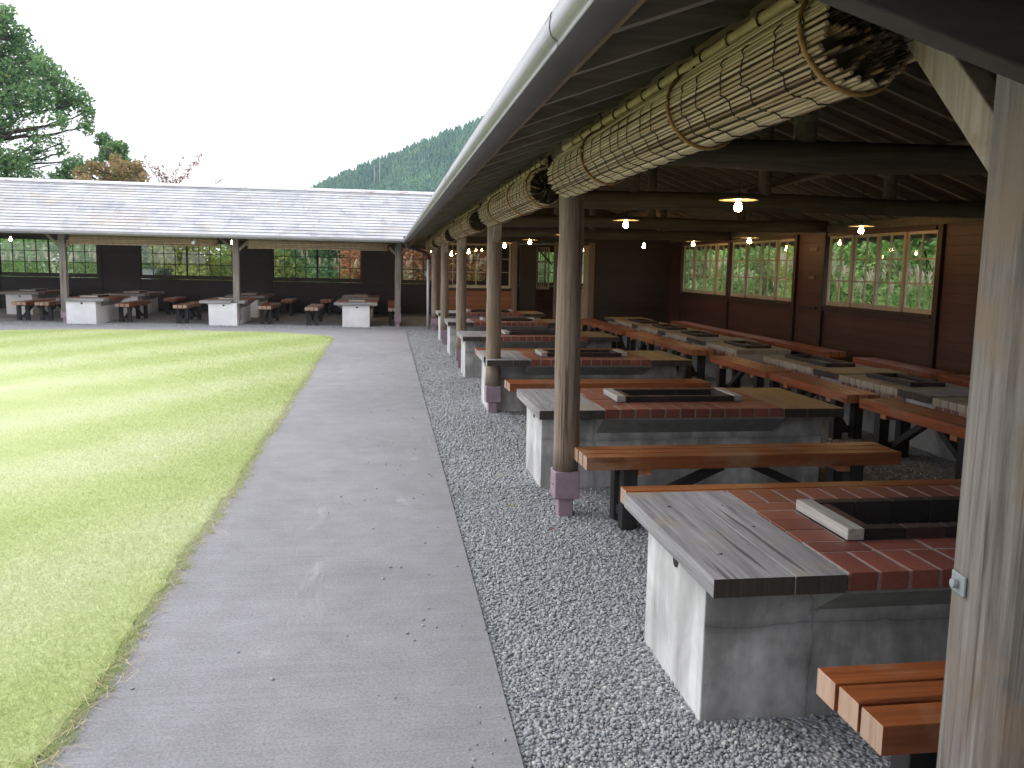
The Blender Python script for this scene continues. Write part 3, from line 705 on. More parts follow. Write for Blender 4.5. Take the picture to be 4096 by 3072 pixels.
# end room: cross wall at y=21.2
YC = 21.2
m = MB()
m.box(1.27, 3.0, YC - .02, YC + .02, .02, .86); m.box(1.24, 3.06, YC - .035, YC + .035, .86, .965)
M['room_panel'] = boards('orange_brown_boards', (.22, .075, .03), (.30, .11, .045)); cw = m.build('room_wall', 'room_panel', pv); cw['label'] = 'orange brown board panel under the room windows'
window(pv, 'x', YC, 1.27, 2.98, 1.03, 2.10, 3, 2, 3, 'frame')
m = MB()
m.box(1.25, 3.06, YC - .03, YC + .03, 2.151, 2.6); m.box(4.98, 7.03, YC - .02, YC + .02, .02, 3.0); m.box(3.06, 4.98, YC - .03, YC + .03, 2.17, 3.0); m.box(1.25, 3.06, YC - .02, YC + .02, 2.6, 2.9)
m.build('end_wall', 'wall_far', pv)
for x in (3.00, 4.06, 4.93): MB().box(x, x + .13, YC - .06, YC + .06, -.02, 2.17).build('door_post', 'log', pv, bevel=.006)
MB().box(1.16, 1.27, YC - .06, YC + .06, -.02, 2.6).build('corner_post', 'log', pv, bevel=.006)
MB().box(3.18, 4.03, YC - .015, YC + .0, 2.10, 2.125).build('door_track', 'galv', pv)
# folded back dark door leaf and, behind it, a barred window in a red board wall
dr = MB().box(3.22, 3.62, YC + .10, YC + .14, .03, 2.09).build('door', 'wall_far', pv); dr['label'] = 'dark sliding door leaf pushed half open'
m = MB(); m.box(3.62, 4.9, YC + .55, YC + .59, .02, .93); m.box(3.5, 3.70, YC + .5, YC + .6, .93, 2.3); m.build('inner_wall', 'wall', pv)
window(pv, 'x', YC + .57, 3.72, 4.05, 1.0, 2.06, 1, 5, 3, 'frame', trim=False, name='barred_window')
MB().beam((3.70, YC + .40, 2.02), (4.08, YC + .40, 1.62), .03, .07, (0, 1, 0)).build('diagonal_brace', 'frame_dark', pv)
gd = MB(); gd.box(4.19, 4.93, YC + .0, YC + .035, .03, .98); gd.box(4.85, 4.93, YC + .0, YC + .035, .98, 2.10)
gdo = gd.build('glazed_door', 'frame', pv); gdo['label'] = 'pale glazed sliding door beside the dark end wall'
window(pv, 'x', YC + .017, 4.19, 4.85, .98, 2.10, 1, 1, 3, 'frame', trim=False, name='door_window')

# ------------------------------------------------------------------ far pavilion (local frame: x world, y world)
fp = empty('far_pavilion', (1.0, 22.3, 0)); fp.rotation_euler = (0, .0065, 0)
tag(fp, 'low open pavilion across the lawn with pale weathered shingle roof', 'pavilion')
FO = (1.0, 22.3, 0)
FX = [-11.7, -7.70, -3.70, .245]
def zf(y): return 2.10 + .376 * (y - 21.68) if y <= 25.26 else 2.10 + .376 * (28.84 - y)
for x in FX:
    y = 22.3
    p = MB().box(x - .075, x + .075, y - .075, y + .075, .27, 2.2).build('post', 'post_far', fp, FO, .008)
    s = MB(); s.box(x - .085, x + .085, y - .085, y + .085, .115, .27); s.box(x - .05, x + .05, y - .05, y + .05, -.05, .115)
    s.box(x - .085, x - .06, y - .087, y - .077, .27, .33); s.box(x + .06, x + .085, y - .087, y - .077, .27, .33)
    s.build('post_shoe', 'purple_steel', p, FO, .005)
    for sgn in (-1, 1):
        MB().beam((x + sgn * .06, y, 1.82), (x + sgn * .42, y, 2.17), .06, .07, (0, 1, 0)).build('brace', 'brace', fp, FO, .004)
    MB().tube([(x, 22.1, 2.27), (x, 28.2, 2.27)], .085, 12).build('tie_beam', 'beam_log', fp, FO)
    for yy in (23.7, 25.26, 26.8): MB().tube([(x, yy, 2.33), (x, yy, zf(yy) - .02)], .055, 10).build('roof_strut', 'beam_log', fp, FO)
MB().box(-16, 1.0, 22.24, 22.36, 2.175, 2.31).build('eave_beam', 'eave_beam', fp, FO)
MB().box(-16, 7.0, 28.14, 28.26, 2.175, 2.31).build('wall_plate', 'beam_log', fp, FO)
for k in range(48):
    x = -15.8 + .4725 * k
    ya = 21.68 if x < .3 else 21.68 + (x - .3)
    if ya < 25: MB().beam((x, ya, zf(ya) + .04), (x, 25.25, zf(25.25) + .04), .048, .085).build('rafter', 'rafter', fp, FO)
    MB().beam((x, 28.84, zf(28.84) + .04), (x, 25.27, zf(25.27) + .04), .048, .085).build('rafter', 'rafter', fp, FO)
def dz2(y): return zf(y) + .086
m = MB()
vv = [(-16, 21.6, dz2(21.6)), (.40, 21.6, dz2(21.6)), (4.08, 25.26, dz2(25.26)), (-16, 25.26, dz2(25.26))]
m.add(vv + [(a, b, c + .02) for a, b, c in vv], [(0, 3, 2, 1), (4, 5, 6, 7), (0, 1, 5, 4), (1, 2, 6, 5), (2, 3, 7, 6), (3, 0, 4, 7)])
vv = [(-16, 28.92, dz2(28.92)), (7.7, 28.92, dz2(28.92)), (4.08, 25.26, dz2(25.26)), (-16, 25.26, dz2(25.26))]
m.add(vv + [(a, b, c + .02) for a, b, c in vv], [(0, 1, 2, 3), (7, 6, 5, 4), (0, 4, 5, 1), (1, 5, 6, 2), (2, 6, 7, 3), (3, 7, 4, 0)])
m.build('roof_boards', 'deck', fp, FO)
m = MB()
shingles(17, m, lambda s, t, h: (t, 21.56 + 3.70 * s, dz2(21.56 + 3.70 * s) + h * 1.25 + .01), lambda s: -16, lambda s: .37 + 3.7 * s, (.7, 1.05))
shingles(17, m, lambda s, t, h: (-t, 28.96 - 3.70 * s, dz2(28.96 - 3.70 * s) + h + .01), lambda s: -(7.75 - 3.7 * s), lambda s: 16, (.7, 1.05))
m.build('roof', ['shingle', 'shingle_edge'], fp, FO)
rc = MB()
for k in range(20):
    x = -16 + k; rc.add([(x, 25.12, dz2(25.26) + .002), (x, 25.14, dz2(25.26) + .055), (x, 25.26, dz2(25.26) + .095), (x, 25.38, dz2(25.26) + .055), (x, 25.40, dz2(25.26) + .002), (x + .995, 25.12, dz2(25.26) + .002), (x + .995, 25.14, dz2(25.26) + .055), (x + .995, 25.26, dz2(25.26) + .095), (x + .995, 25.38, dz2(25.26) + .055), (x + .995, 25.40, dz2(25.26) + .002)],
                      [(0, 5, 6, 1), (1, 6, 7, 2), (2, 7, 8, 3), (3, 8, 9, 4)])
rc.build('ridge_cap', 'ridge', fp, FO)
gpf = [(y - .37 + 21.54, z) for y, z in gp]
m = MB(); k_ = len(gpf)
def gutx(prof, x0, x1):
    n = len(prof); m.add([(x0, y, z) for y, z in prof] + [(x1, y, z) for y, z in prof], [(i, i + 1, n + i + 1, n + i) for i in range(n - 1)], 0, True)
gutx(gpf + [(y - .37 + 21.54, z) for y, z in fp_], -16, .42)
for x in (-5.85, -1.75): gutx([(21.6 + (y - 21.6) * 1.06, 2.135 + (z - 2.135) * 1.12) for y, z in gpf], x, x + .12)
m.build('gutter', 'gutter', fp, FO)
MB().box(-16, .5, 21.672, 21.69, 2.105, 2.19).build('fascia_board', 'eave_beam', fp, FO)
# back wall with windows
YB = 28.2
wins = [(-15.6, -12.75), (-11.55, -8.73), (-7.52, -4.76), (-3.58, -.82), (.42, 3.2), (4.2, 6.6)]
m = MB(); tr = MB(); last = -16
for a, b in wins:
    if a - last > .06: m.box(last + .05, a - .05, YB - .02, YB + .02, -.2, 2.2)
    m.box(a - .0499, b + .0499, YB - .02, YB + .02, -.2, .955); m.box(a - .0499, b + .0499, YB - .02, YB + .02, 2.165, 2.26)
    for x in (a - .05, b + .05): MB().box(x - .05, x + .05, YB - .06, YB + .06, -.2, 2.2).build('wall_post', 'wall_far', fp, FO)
    window(fp, 'x', YB, a + .005, b - .005, 1.02, 2.11, 2, 4, 3, 'frame_dark', off=FO)
    last = b
m.box(6.65, 7.0, YB - .02, YB + .02, -.2, 2.2)
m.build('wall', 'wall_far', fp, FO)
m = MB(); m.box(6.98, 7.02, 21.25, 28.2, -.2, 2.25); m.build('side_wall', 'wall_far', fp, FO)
for x, z in ((-8.3, 1.35), (-8.3, .93), (-.25, 1.9), (-.25, 1.5), (-.25, .96)):
    m = MB(); m.box(x - .12, x + .12, YB - .045, YB - .0201, z, z + .05 if z < 1 else z + .035); m.build('wall_slat', 'dark_end', fp, FO)
# floodlight under the far eave
fl = empty('floodlight', (-4.54, 21.80, 2.06))
m = MB(); m.tube([(0, 0, 0), (-.045, -.07, -.07)], [.032, .036], 12); m.build('housing', 'white_plastic', fl)
MB().tube([(0, 0, -.0), (.005, .03, .06)], .008, 6).build('bracket', 'white_plastic', fl)
tag(fl, 'small white floodlight fixed under the far pavilion eave', 'floodlight')

# ------------------------------------------------------------------ reed blinds
def reed_blind(L=3.05):
    root = empty('reed_blind', (0, 0, 0))
    rr = random.Random(3)
    C = Vector((-.012, -.152)); Rr = .112            # roll centre under the pole at (0,0)
    path = []
    t0 = R(155); st = Vector((C.x + Rr * math.cos(t0), C.y + Rr * math.sin(t0)))
    p0 = Vector((-.008, -.022)); n = int((st - p0).length / .0125)
    for i in range(n): path.append(p0 + (st - p0) * i / n)
    k = int(2 * math.pi * Rr / .0125)
    for i in range(k): a = t0 + 2 * math.pi * i / k; path.append(C + Vector((math.cos(a), math.sin(a))) * (Rr + rr.uniform(-.003, .003)))
    m = MB()
    for p in path:
        e0, e1 = rr.uniform(-.03, .03), rr.uniform(-.03, .03); pts = []
        ph = rr.uniform(0, 6); am = rr.uniform(.001, .004)
        r_ = rr.uniform(.0037, .0058)
        for j in range(9):
            t = j / 8; pts.append((p.x + am * math.sin(ph + t * 9), e0 + (L + e1 - e0) * t, p.y + am * math.cos(ph * 2 + t * 7)))
        m.tube(pts, [r_ * rr.uniform(.85, 1.15) for _ in pts], 6)
    RM = m
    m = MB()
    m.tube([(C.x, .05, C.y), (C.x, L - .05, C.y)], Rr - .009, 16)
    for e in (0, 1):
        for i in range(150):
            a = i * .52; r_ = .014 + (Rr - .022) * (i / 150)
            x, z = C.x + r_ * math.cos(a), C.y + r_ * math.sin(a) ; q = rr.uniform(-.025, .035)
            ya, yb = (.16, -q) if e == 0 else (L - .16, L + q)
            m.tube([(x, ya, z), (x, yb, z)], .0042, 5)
    m.build('roll_core', 'reed_shade', root)
    m = RM
    y = .07
    while y < L - .05:
        pts = []
        q0 = Vector((-.02, .0)); N = len(path)
        for i, p in enumerate(path[:int(N * .86)]):
            out = (p - C).normalized() * .007 if i >= n else Vector((-.007, .0))
            pts.append((p.x + out.x, y + (.012 if (i // 3) % 2 else -.012) * rr.uniform(.5, 1.2) + .02 * math.sin(i * .12 + y), p.y + out.y))
        m.tube(pts, .0019, 4, caps=False, m=1)
        y += rr.uniform(.12, .19)
    m.build('reed_roll', ['reed', 'cord'], root)
    for y in (.10, .98, 2.2):
        m = MB(); pts = []
        for i in range(40):
            a = R(120) + 2 * math.pi * i / 40; pts.append((C.x + (Rr + .012) * math.cos(a), y + .05 * math.sin(a + .5), C.y + (Rr + .012) * math.sin(a)))
        m.tube(pts, .0062, 6, closed=True); m.build('tie_rope', 'rope', root)
        m = MB(); m.tube([(C.x - .06, y - .02, C.y + .10), (-.03, y + .05, -.02), (-.01, y + .07, .03)], .005, 5); m.tube([(-.02, y + .06, .0), (-.035, y + .06, .05)], .004, 5); m.build('hanging_cord', 'cord', root)
    m = MB(); pts = []; rad = []
    y = .06
    while y < L - .06:
        for d, s in ((0, 1), (.09, 1), (.155, 1.0), (.166, 1.2), (.177, 1.0)): pts.append((-.016, y + d, .004)); rad.append(.019 * s)
        y += .18
    m.tube(pts, rad, 10); y = .12
    while y < L - .1:
        m.tube([(.023 * math.cos(2 * math.pi * i / 10) - .016, y, .004 + .023 * math.sin(2 * math.pi * i / 10)) for i in range(10)], .003, 4, closed=True, m=1); y += .21
    m.build('bamboo_pole', ['bamboo', 'cord'], root)
    m = MB()
    for y in (.14, .8, 1.5, 2.2, L - .15): m.tube([(0, y, .0), (.012, y, .03), (.03, y, .05)], .004, 5)
    m.build('hook', 'black', root)
    return root
bl = reed_blind()
BG = 'rolled reed blinds along the right pavilion eave'
specs = [((.992, 1.72, 2.223), 'large rolled reed blind hanging nearest the camera above the first bay'),
         ((.992, 5.4, 2.223), 'rolled reed blind in the second bay, its dark spiral end beside the log post'),
         ((.992, 9.5, 2.21), 'rolled reed blind in the third bay, between the second and third log posts away'),
         ((.992, 13.6, 2.195), 'small looking rolled reed blind in the fourth bay of the right eave'),
         ((.992, 17.6, 2.175), 'farthest rolled reed blind of the right eave, beside the downpipe')]
BL = []
for i, (loc, lab) in enumerate(specs):
    o = bl if i == 0 else copy_tree(bl); BL.append(o); place(o, loc, 0, lab, 'blind', BG)
for i, (x, lab) in enumerate(((-4.08, 'rolled reed blind under the far eave, in the bay with the floodlight'), (.0, 'rolled reed blind under the far eave, in the bay next to the downpipe'))):
    o = copy_tree(bl); place(o, (x, 22.10, 2.165 + .0065 * (1 - x)), R(90), lab, 'blind', 'rolled reed blinds along the far pavilion eave'); o.scale = (1, 1.1, 1)

# ------------------------------------------------------------------ grill tables
def minus(x0, x1, y0, y1, s):
    if not s: return [(x0, x1, y0, y1)]
    a0, a1, b0, b1 = s; out = []
    a0, a1 = max(a0, x0), min(a1, x1); b0, b1 = max(b0, y0), min(b1, y1)
    if a0 >= a1 or b0 >= b1: return [(x0, x1, y0, y1)]
    for r in ((x0, x1, y0, b0), (x0, x1, b1, y1), (x0, a0, b0, b1), (a1, x1, b0, b1)):
        if r[1] - r[0] > .004 and r[3] - r[2] > .004: out.append(r)
    return out
def brick_row(m, x0, x1, y0, y1, z0, z1, nx, gap=.012, mi=0):
    w = (x1 - x0) / nx
    for i in range(nx):
        j = random.uniform(-.0015, .0015)
        m.box(x0 + i * w + gap / 2, x0 + (i + 1) * w - gap / 2, y0 + gap / 2 * 0, y1, z0, z1 + j, mi)
ZT_ = .598
def grill_table(slot=None, by0=-.34, pale=False, right_mat='tan_plank'):
    """long side along x, local origin at the centre on the ground"""
    root = empty('grill_table', (0, 0, 0)); hx, hy = 1.115, .53
    b = MB(); b.box(-hx + .05, hx - .06, by0, by0 + .67, -.03, .532)
    bo = b.build('base', 'plaster' if not pale else 'plaster_pale', root, bevel=.006)
    # vent hole in the block end: a black disc for its unlit inside
    m = MB(); m.tube([(-hx + .046, by0 + .31, .485), (-hx + .06, by0 + .31, .485)], .026, 16); m.build('vent_hole_disc', 'black', bo)
    xa, xb = -.665, .665
    ya, yb = by0, by0 + .67
    c = MB(); c.add([(xa, ya - .001, .40), (xb, ya - .001, .40), (xb + .0, -hy + .012, .525), (xa, -hy + .012, .525), (xa, -hy + .012, .538), (xb, -hy + .012, .538), (xa, ya - .001, .538), (xb, ya - .001, .538)], [(0, 1, 2, 3), (3, 2, 5, 4), (0, 3, 4, 6), (1, 7, 5, 2), (4, 5, 7, 6)])
    c.build('corbel', 'concrete_dark', root)
    c = MB(); c.add([(xa, yb + .001, .40), (xb, yb + .001, .40), (xb, hy - .012, .525), (xa, hy - .012, .525), (xa, hy - .012, .538), (xb, hy - .012, .538), (xa, yb + .001, .538), (xb, yb + .001, .538)], [(3, 2, 1, 0), (4, 5, 2, 3), (6, 4, 3, 0), (2, 5, 7, 1), (6, 7, 5, 4)])
    c.build('corbel', 'concrete_dark', root)
    m = MB(); xa, xb = -.655, .655; z0, z1 = .5385, ZT_ + .004
    hxr, hyr = .485, .205      # hearth frame half sizes
    brick_row(m, xa, xb, -hy, -hy + .205, z0, z1, 12); brick_row(m, xa, xb, hy - .205, hy, z0, z1, 12)
    for ys in (-1, 1):
        y0, y1 = (-hy + .214, -hyr - .004) if ys < 0 else (hyr + .004, hy - .214)
        brick_row(m, xa, xb, y0, y1, z0, z1, 6)
    for x0, x1 in ((xa, -hxr - .004), (hxr + .004, xb)):
        for q in range(3):
            w = (2 * hyr - .02) / 3; m.box(x0 + .002, x1 - .004, -hyr + .006 + q * (w + .004), -hyr + .006 + q * (w + .004) + w - .004, z0, z1 + random.uniform(-.001, .001))
    bt = m.build('brick_top', 'brick', root, bevel=.003)
    mo = MB()
    for r in minus(xa + .004, xb - .004, -hy + .006, hy - .006, (-hxr, hxr, -hyr, hyr)): mo.box(r[0], r[1], r[2], r[3], .5387, ZT_ + .001)
    mo.build('mortar_bed', 'mortar', bt)
    h = MB(); rz0, rz1 = .45, ZT_ + .045
    for i in range(5):
        w = (2 * hxr - .14) / 5; xs_ = -hxr + .07 + i * w
        h.box(xs_ + .002, xs_ + w - .002, -hyr, -hyr + .055, rz0, rz1); h.box(xs_ + .002, xs_ + w - .002, hyr - .055, hyr, rz0, rz1)
    h.box(-hxr + .07, -hxr + .12, -hyr + .057, hyr - .057, rz0, rz1 - .004); h.box(hxr - .12, hxr - .07, -hyr + .057, hyr - .057, rz0, rz1 - .004)
    ho = h.build('hearth', 'soot_brick', root, bevel=.003)
    MB().box(-hxr + .06, hxr - .06, -hyr + .04, hyr - .04, .445, .46).build('ash_bed', 'soot', ho)
    gr = MB()
    for i in range(14): gr.tube([(-.34 + i * .052, -.14, .55), (-.34 + i * .052, .14, .55)], .0035, 5)
    gr.build('grate', 'soot', ho)
    for s, yo in ((-1, -.01), (1, .01)):
        x0 = -hxr if s < 0 else hxr - .066
        k = MB(); k.box(x0, x0 + .066, -hyr + yo, hyr + yo, ZT_ + .006, ZT_ + .05); k.build('end_block', ['pale_block'], root, bevel=.004)
    for s in (-1, 1):
        m = MB(); x0, x1 = (-hx, -.66) if s < 0 else (.66, hx)
        xm = x0 + (.275 if s < 0 else .17)
        for (p0, p1) in ((x0, xm - .002), (xm + .002, x1)):
            for (a, b_, c_, d) in minus(p0, p1, -hy - .004, hy + .004, slot if s < 0 else None):
                m.box(a, b_, c_, d, .535, ZT_, 0, {2: 1, 3: 1})
        for yy in (-.30, .0, .30):
            for xx in ((x0 + .12, x0 + .36) if s < 0 else (x0 + .09, x0 + .30)):
                if random.random() < .75: m.tube([(xx + random.uniform(-.02, .02), yy, ZT_ - .004), (xx, yy, ZT_ + .0012)], .0045, 7, m=2)
        m.build('plank', [('grey_plank' if s < 0 else right_mat), 'dark_end' if not pale else 'grey_plank', 'black'], root, bevel=.006)
    return root
TG = 'brick grill tables in the row along the gravel'
CX = 2.14
gt1 = grill_table(); 
gt3 = grill_table(slot=(-1.2, -.92, -.385, -.205), by0=-.205)
place(gt1, (CX, 3.07, 0), 0, 'nearest brick grill table, grey plank end and cracked plaster block beside the orange bench', 'grill table', TG)
place(copy_tree(gt1), (CX, 6.31, 0), 0, 'second brick grill table, just behind the first log post', 'grill table', TG)
place(gt3, (CX, 9.495, 0), 0, 'third brick grill table, its plank end notched round a log post', 'grill table', TG)
for y, lab in ((12.50, 'fourth brick grill table from the camera, behind the notched table'), (15.56, 'fifth brick grill table from the camera in the left row'), (18.43, 'farthest brick grill table of the left row, in front of the orange board panel')):
    place(copy_tree(gt1), (CX + .0, y, 0), 0, lab, 'grill table', TG)
FG = 'white based grill tables of the far pavilion'
def far_table(x, y, slot, lab):
    pass
fz = lambda x: .0065 * (1 - x)
# local x -> world y, local y -> world -x
ta = grill_table(slot=(-1.2, -.66 + .0, .35, .53), pale=True)
place(ta, (-7.26, 23.08, fz(-7.5)), R(90), 'white based grill table with a post standing at its left front corner', 'grill table', FG)
tb = grill_table(slot=(-1.2, -.66, -.385, -.205), pale=True)
place(tb, (-3.995, 23.08, fz(-4)), R(90), 'white based grill table with a post in front of its right side', 'grill table', FG)
tc = grill_table(pale=True)
place(tc, (-.79, 23.05, fz(-.8)), R(90), 'white based grill table standing free between two orange benches', 'grill table', FG)
for x, lab in ((-9.95, 'shadowed grill table in the back row, at the left picture edge'), (-7.2, 'shadowed grill table in the back row, behind the leftmost white table'), (-3.98, 'shadowed grill table in the back row, right of the post by the floodlight'), (-.79, 'shadowed grill table in the back row, behind the free standing white table')):
    place(copy_tree(tc), (x, 26.45, fz(x)), R(90), lab, 'grill table', FG)

# ------------------------------------------------------------------ long masonry counters of the right row
def counter(y0, segs, lab):
    """segs: list of ('b'|'w', length) from y0 towards +y"""
    X0, X1 = 4.68, 5.46; Z = .50
    L = sum(s[1] for s in segs); root = empty('grill_counter', ((X0 + X1) / 2, y0 + L / 2, 0), abs_=True)
    of = tuple(root.location)
    tag(root, lab, 'grill counter', 'long masonry grill counters by the window wall')
    y = y0; base = MB()
    for kind, ln in segs:
        if kind == 'b':
            m = MB(); n = max(3, int(round(ln / .113))); w = ln / n
            for i in range(n):
                for xa, xb in ((X0, X0 + .2), (X1 - .2, X1)):
                    m.box(xa, xb, y + i * w + .004, y + (i + 1) * w - .004, Z - .065, Z + random.uniform(-.002, .002))
            for i in range(max(2, n // 2)):
                ww = ln / max(2, n // 2)
                ya, yb = y + i * ww + .003, y + (i + 1) * ww - .003
                for xa, xb in ((X0 + .208, X0 + .268), (X1 - .268, X1 - .208)): m.box(xa, xb, ya, yb, Z - .065, Z)
            ha, hb = y + .17, y + ln - .17
            for ya, yb in ((y + .004, ha), (hb, y + ln - .004)): m.box(X0 + .272, X1 - .272, ya, yb, Z - .065, Z)
            m.build('brick_top', 'beige_brick', root, of, .003)
            for xa, xb in ((X0 + .03, X0 + .12), (X1 - .12, X1 - .03)):
                c = MB()
                for i in range(n): c.box(xa, xb, y + i * w + .012, y + (i + 1) * w - .012, Z - .175, Z - .072)
                c.build('brick_course', 'red_course', root, of)
            mo = MB(); mo.box(X0 + .034, X1 - .034, y + .002, y + ln - .002, Z - .18, Z - .066); mo.build('mortar_bed', 'mortar_pale', root, of)
            base.box(X0 + .04, X1 - .04, y + .01, y + ln - .01, -.03, Z - .1805)
            h = MB(); xa, xb = X0 + .21, X1 - .21
            h.box(xa, xa + .055, ha, hb, Z + .002, Z + .042); h.box(xb - .055, xb, ha, hb, Z + .002, Z + .042)
            h.box(xa + .0551, xb - .0551, ha, ha + .06, Z + .002, Z + .042); h.box(xa + .0551, xb - .0551, hb - .06, hb, Z + .002, Z + .042)
            ho = h.build('hearth', 'soot_brick', root, of, .003)
            MB().box(xa + .05, xb - .05, ha + .05, hb - .05, Z - .0655, Z - .03).build('ash_bed', 'soot', ho, of)
        else:
            m = MB(); hw = ln / 2
            for i in range(2): m.box(X0 - .03, X1 + .03, y + .004 + i * hw, y + (i + 1) * hw - .003, Z - .055, Z + .012, 0, {4: 1, 5: 1})
            m.build('plank', ['grey_plank' if random.random() < .6 else 'tan_plank', 'dark_end'], root, of, .005)
            base.box(X0 + .06, X1 - .06, y - .01, y + ln + .01, -.03, Z - .19)
            mo = MB(); mo.box(X0 + .05, X1 - .05, y + .03, y + ln - .03, Z - .1895, Z - .056); mo.build('support', 'mortar_pale', root, of)
        y += ln
    base.build('base', 'concrete_dark', root, of)
    return root
counter(1.95, [('w', .5), ('b', 1.14), ('w', .47), ('b', 1.22), ('w', .47), ('b', 1.12), ('w', .48), ('b', 1.12), ('w', .5), ('b', 1.36)], 'long beige brick grill counter nearer the camera, behind the orange benches')
counter(11.18, [('b', 1.16), ('w', .77), ('b', 1.14), ('w', .36), ('b', 1.28), ('w', .34), ('b', 1.32), ('w', .88)], 'long beige brick grill counter farther back, ending by the dark end wall')

# ------------------------------------------------------------------ benches
def bench(L, end='endgrain', mat='orange'):
    root = empty('bench', (0, 0, 0)); h = L / 2; zt = .46
    m = MB()
    for y0 in (-.168, -.056, .056):
        m.box(-h + random.uniform(-.006, .006), h + random.uniform(-.006, .006), y0, y0 + .1, zt - .08, zt, 0, {4: 1, 5: 1})
    xl = h - .28
    for sx in (-1, 1):
        for yy in (-.118, -.006, .106): m.tube([(sx * (xl - .09), yy, zt - .004), (sx * (xl - .09), yy, zt + .0012)], .0065, 8, m=2)
    m.build('seat', [mat, end, 'black'], root, bevel=.006)
    for sx in (-1, 1):
        for sy in (-1, 1):
            MB().box(sx * xl - .045, sx * xl + .045, sy * .10 - .045, sy * .10 + .045, -.02, zt - .082).build('leg', 'black_wood', root, bevel=.004)
        MB().box(sx * (xl - .09) - .04, sx * (xl - .09) + .04, -.15, .15, zt - .12, zt - .0805).build('bearer', 'orange_end', root, bevel=.003)
        MB().beam((sx * (xl - .045), 0, .10), (sx * .10, 0, zt - .10), .05, .06, (0, 1, 0)).build('brace', 'black_wood', root)
        MB().box(sx * xl - .03, sx * xl + .03, -.055, .055, .06, .12).build('tie_block', 'black_wood', root)
    return root
B2 = bench(2.02); B1 = bench(1.66, 'orange_end', 'orange_y')
LG = 'orange benches beside the left row of grill tables'
lefts = [(2.22, 2.035, 'orange slatted bench nearest the camera with pale end grain, beside the near post'),
         (2.20, 4.09, 'orange bench mostly hidden behind the nearest grill table'),
         (2.17, 5.09, 'orange bench beside the first log post, in front of the second grill table'),
         (2.16, 8.33, 'orange bench between the second and third grill tables'),
         (2.19, 11.6, 'orange bench between the third and fourth grill tables'),
         (2.19, 14.6, 'orange bench between the fourth and fifth grill tables')]
used = False
for x, y, lab in lefts:
    o = B2 if not used else copy_tree(B2); place(o, (x, y, 0), random.uniform(-.008, .008) if used else 0, lab, 'bench', LG); used = True
RG = 'orange benches along the long masonry counters'
first = True
for yc, lab in ((6.27, 'bright orange bench of the aisle row, nearest the near post'), (8.15, 'second orange bench of the aisle row along the near counter'), (9.93, 'third orange bench of the aisle row, at the gap between the counters'),
                (12.38, 'first orange bench along the far counter, aisle side'), (14.1, 'second orange bench along the far counter, aisle side'), (15.98, 'third orange bench along the far counter, aisle side'), (17.75, 'last orange bench of the aisle row, beside the log post')):
    o = B1 if first else copy_tree(B1); first = False; place(o, (4.31 + random.uniform(-.025, .025), yc, 0), R(90) + random.uniform(-.015, .015), lab, 'bench', RG)
for yc, lab in ((6.1, 'orange bench against the window wall, nearest the near post'), (7.95, 'orange bench against the window wall under the right window'), (9.75, 'orange bench against the window wall, left of the right window'), (12.15, 'orange bench by the wall panel between the windows'), (13.8, 'orange bench under the middle window behind the far counter'), (15.5, 'orange bench under the left window behind the far counter'), (17.15, 'last orange bench of the window wall, beside the end wall')):
    place(copy_tree(B1), (6.16 + random.uniform(-.03, .03), yc, 0), R(90) + random.uniform(-.015, .015), lab, 'bench', RG)
FBG = 'orange benches of the far pavilion'
for x, y, lab in ((-8.93, 23.75, 'orange bench of the far pavilion at the left picture edge'), (-8.40, 23.75, 'orange bench left of the leftmost white table'), (-6.49, 23.6, 'orange bench right of the leftmost white table'), (-5.07, 23.35, 'orange bench left of the white table with a post in front'), (-3.065, 23.45, 'orange bench right of the white table with a post in front'), (-1.89, 23.16, 'orange bench left of the free standing white table'), (.165, 23.4, 'orange bench half hidden by the rightmost far post')):
    place(copy_tree(B2), (x, y, fz(x)), R(90), lab, 'bench', FBG)
for x, y, lab in ((-6.2, 26.9, 'dim back row bench in the second bay of the far pavilion'), (-2.95, 27.1, 'dim back row bench left of centre behind the free bench'), (-1.85, 27.45, 'dim back row bench left of the shadowed right table'), (.16, 27.0, 'dim back row bench behind the rightmost far post')):
    place(copy_tree(B1), (x, y, fz(x)), R(90), lab, 'bench', FBG)

# ------------------------------------------------------------------ hanging lamps
def lamp(z, top, shade=True):
    root = empty('pendant_lamp', (0, 0, 0))
    m = MB(); m.tube([(0, 0, .045), (0, 0, top - z)], .004, 6); m.tube([(0, 0, .012), (0, 0, .055)], [.022, .014], 10); m.build('cord', 'black', root)
    if shade:
        m = MB(); m.lathe([(.016, .030), (.07, .018), (.158, .000), (.163, -.004), (.160, -.006), (.07, .012), (.016, .022)], n=28); m.build('lamp_shade', 'shade', root)
    m = MB(); m.lathe([(.0, -.098), (.012, -.097), (.024, -.090), (.031, -.078), (.033, -.064), (.030, -.048), (.021, -.028), (.014, -.012), (.013, .010)], n=16); m.build('bulb', 'bulb', root)
    return root
PLG = 'pendant lamps hanging in the right pavilion'
L0 = lamp(2.17, 2.9); L1 = None
LP = [(2.90, 7.05, 2.155, 'large looking lit pendant lamp in the middle, nearest of all lamps'), (2.93, 10.65, 2.165, 'lit pendant lamp just right of the first log post'),
      (6.12, 10.75, 2.165, 'lit pendant lamp in front of the right window'), (6.20, 14.5, 2.125, 'lit pendant lamp in front of the middle window'),
      (6.30, 17.6, 2.145, 'lit pendant lamp in front of the left window'), (2.96, 14.6, 2.12, 'pendant lamp half hidden behind the first log post'), (2.95, 18.2, 2.13, 'lit pendant lamp in front of the sliding door'), (2.42, 18.2, 2.05, 'lit pendant lamp right of the second log post, before the room windows')]
for i, (x, y, z, lab) in enumerate(LP):
    o = L0 if i == 0 else copy_tree(L0); place(o, (x, y, z), 0, lab, 'lamp', PLG)
LB = lamp(2.11, 2.5, False)
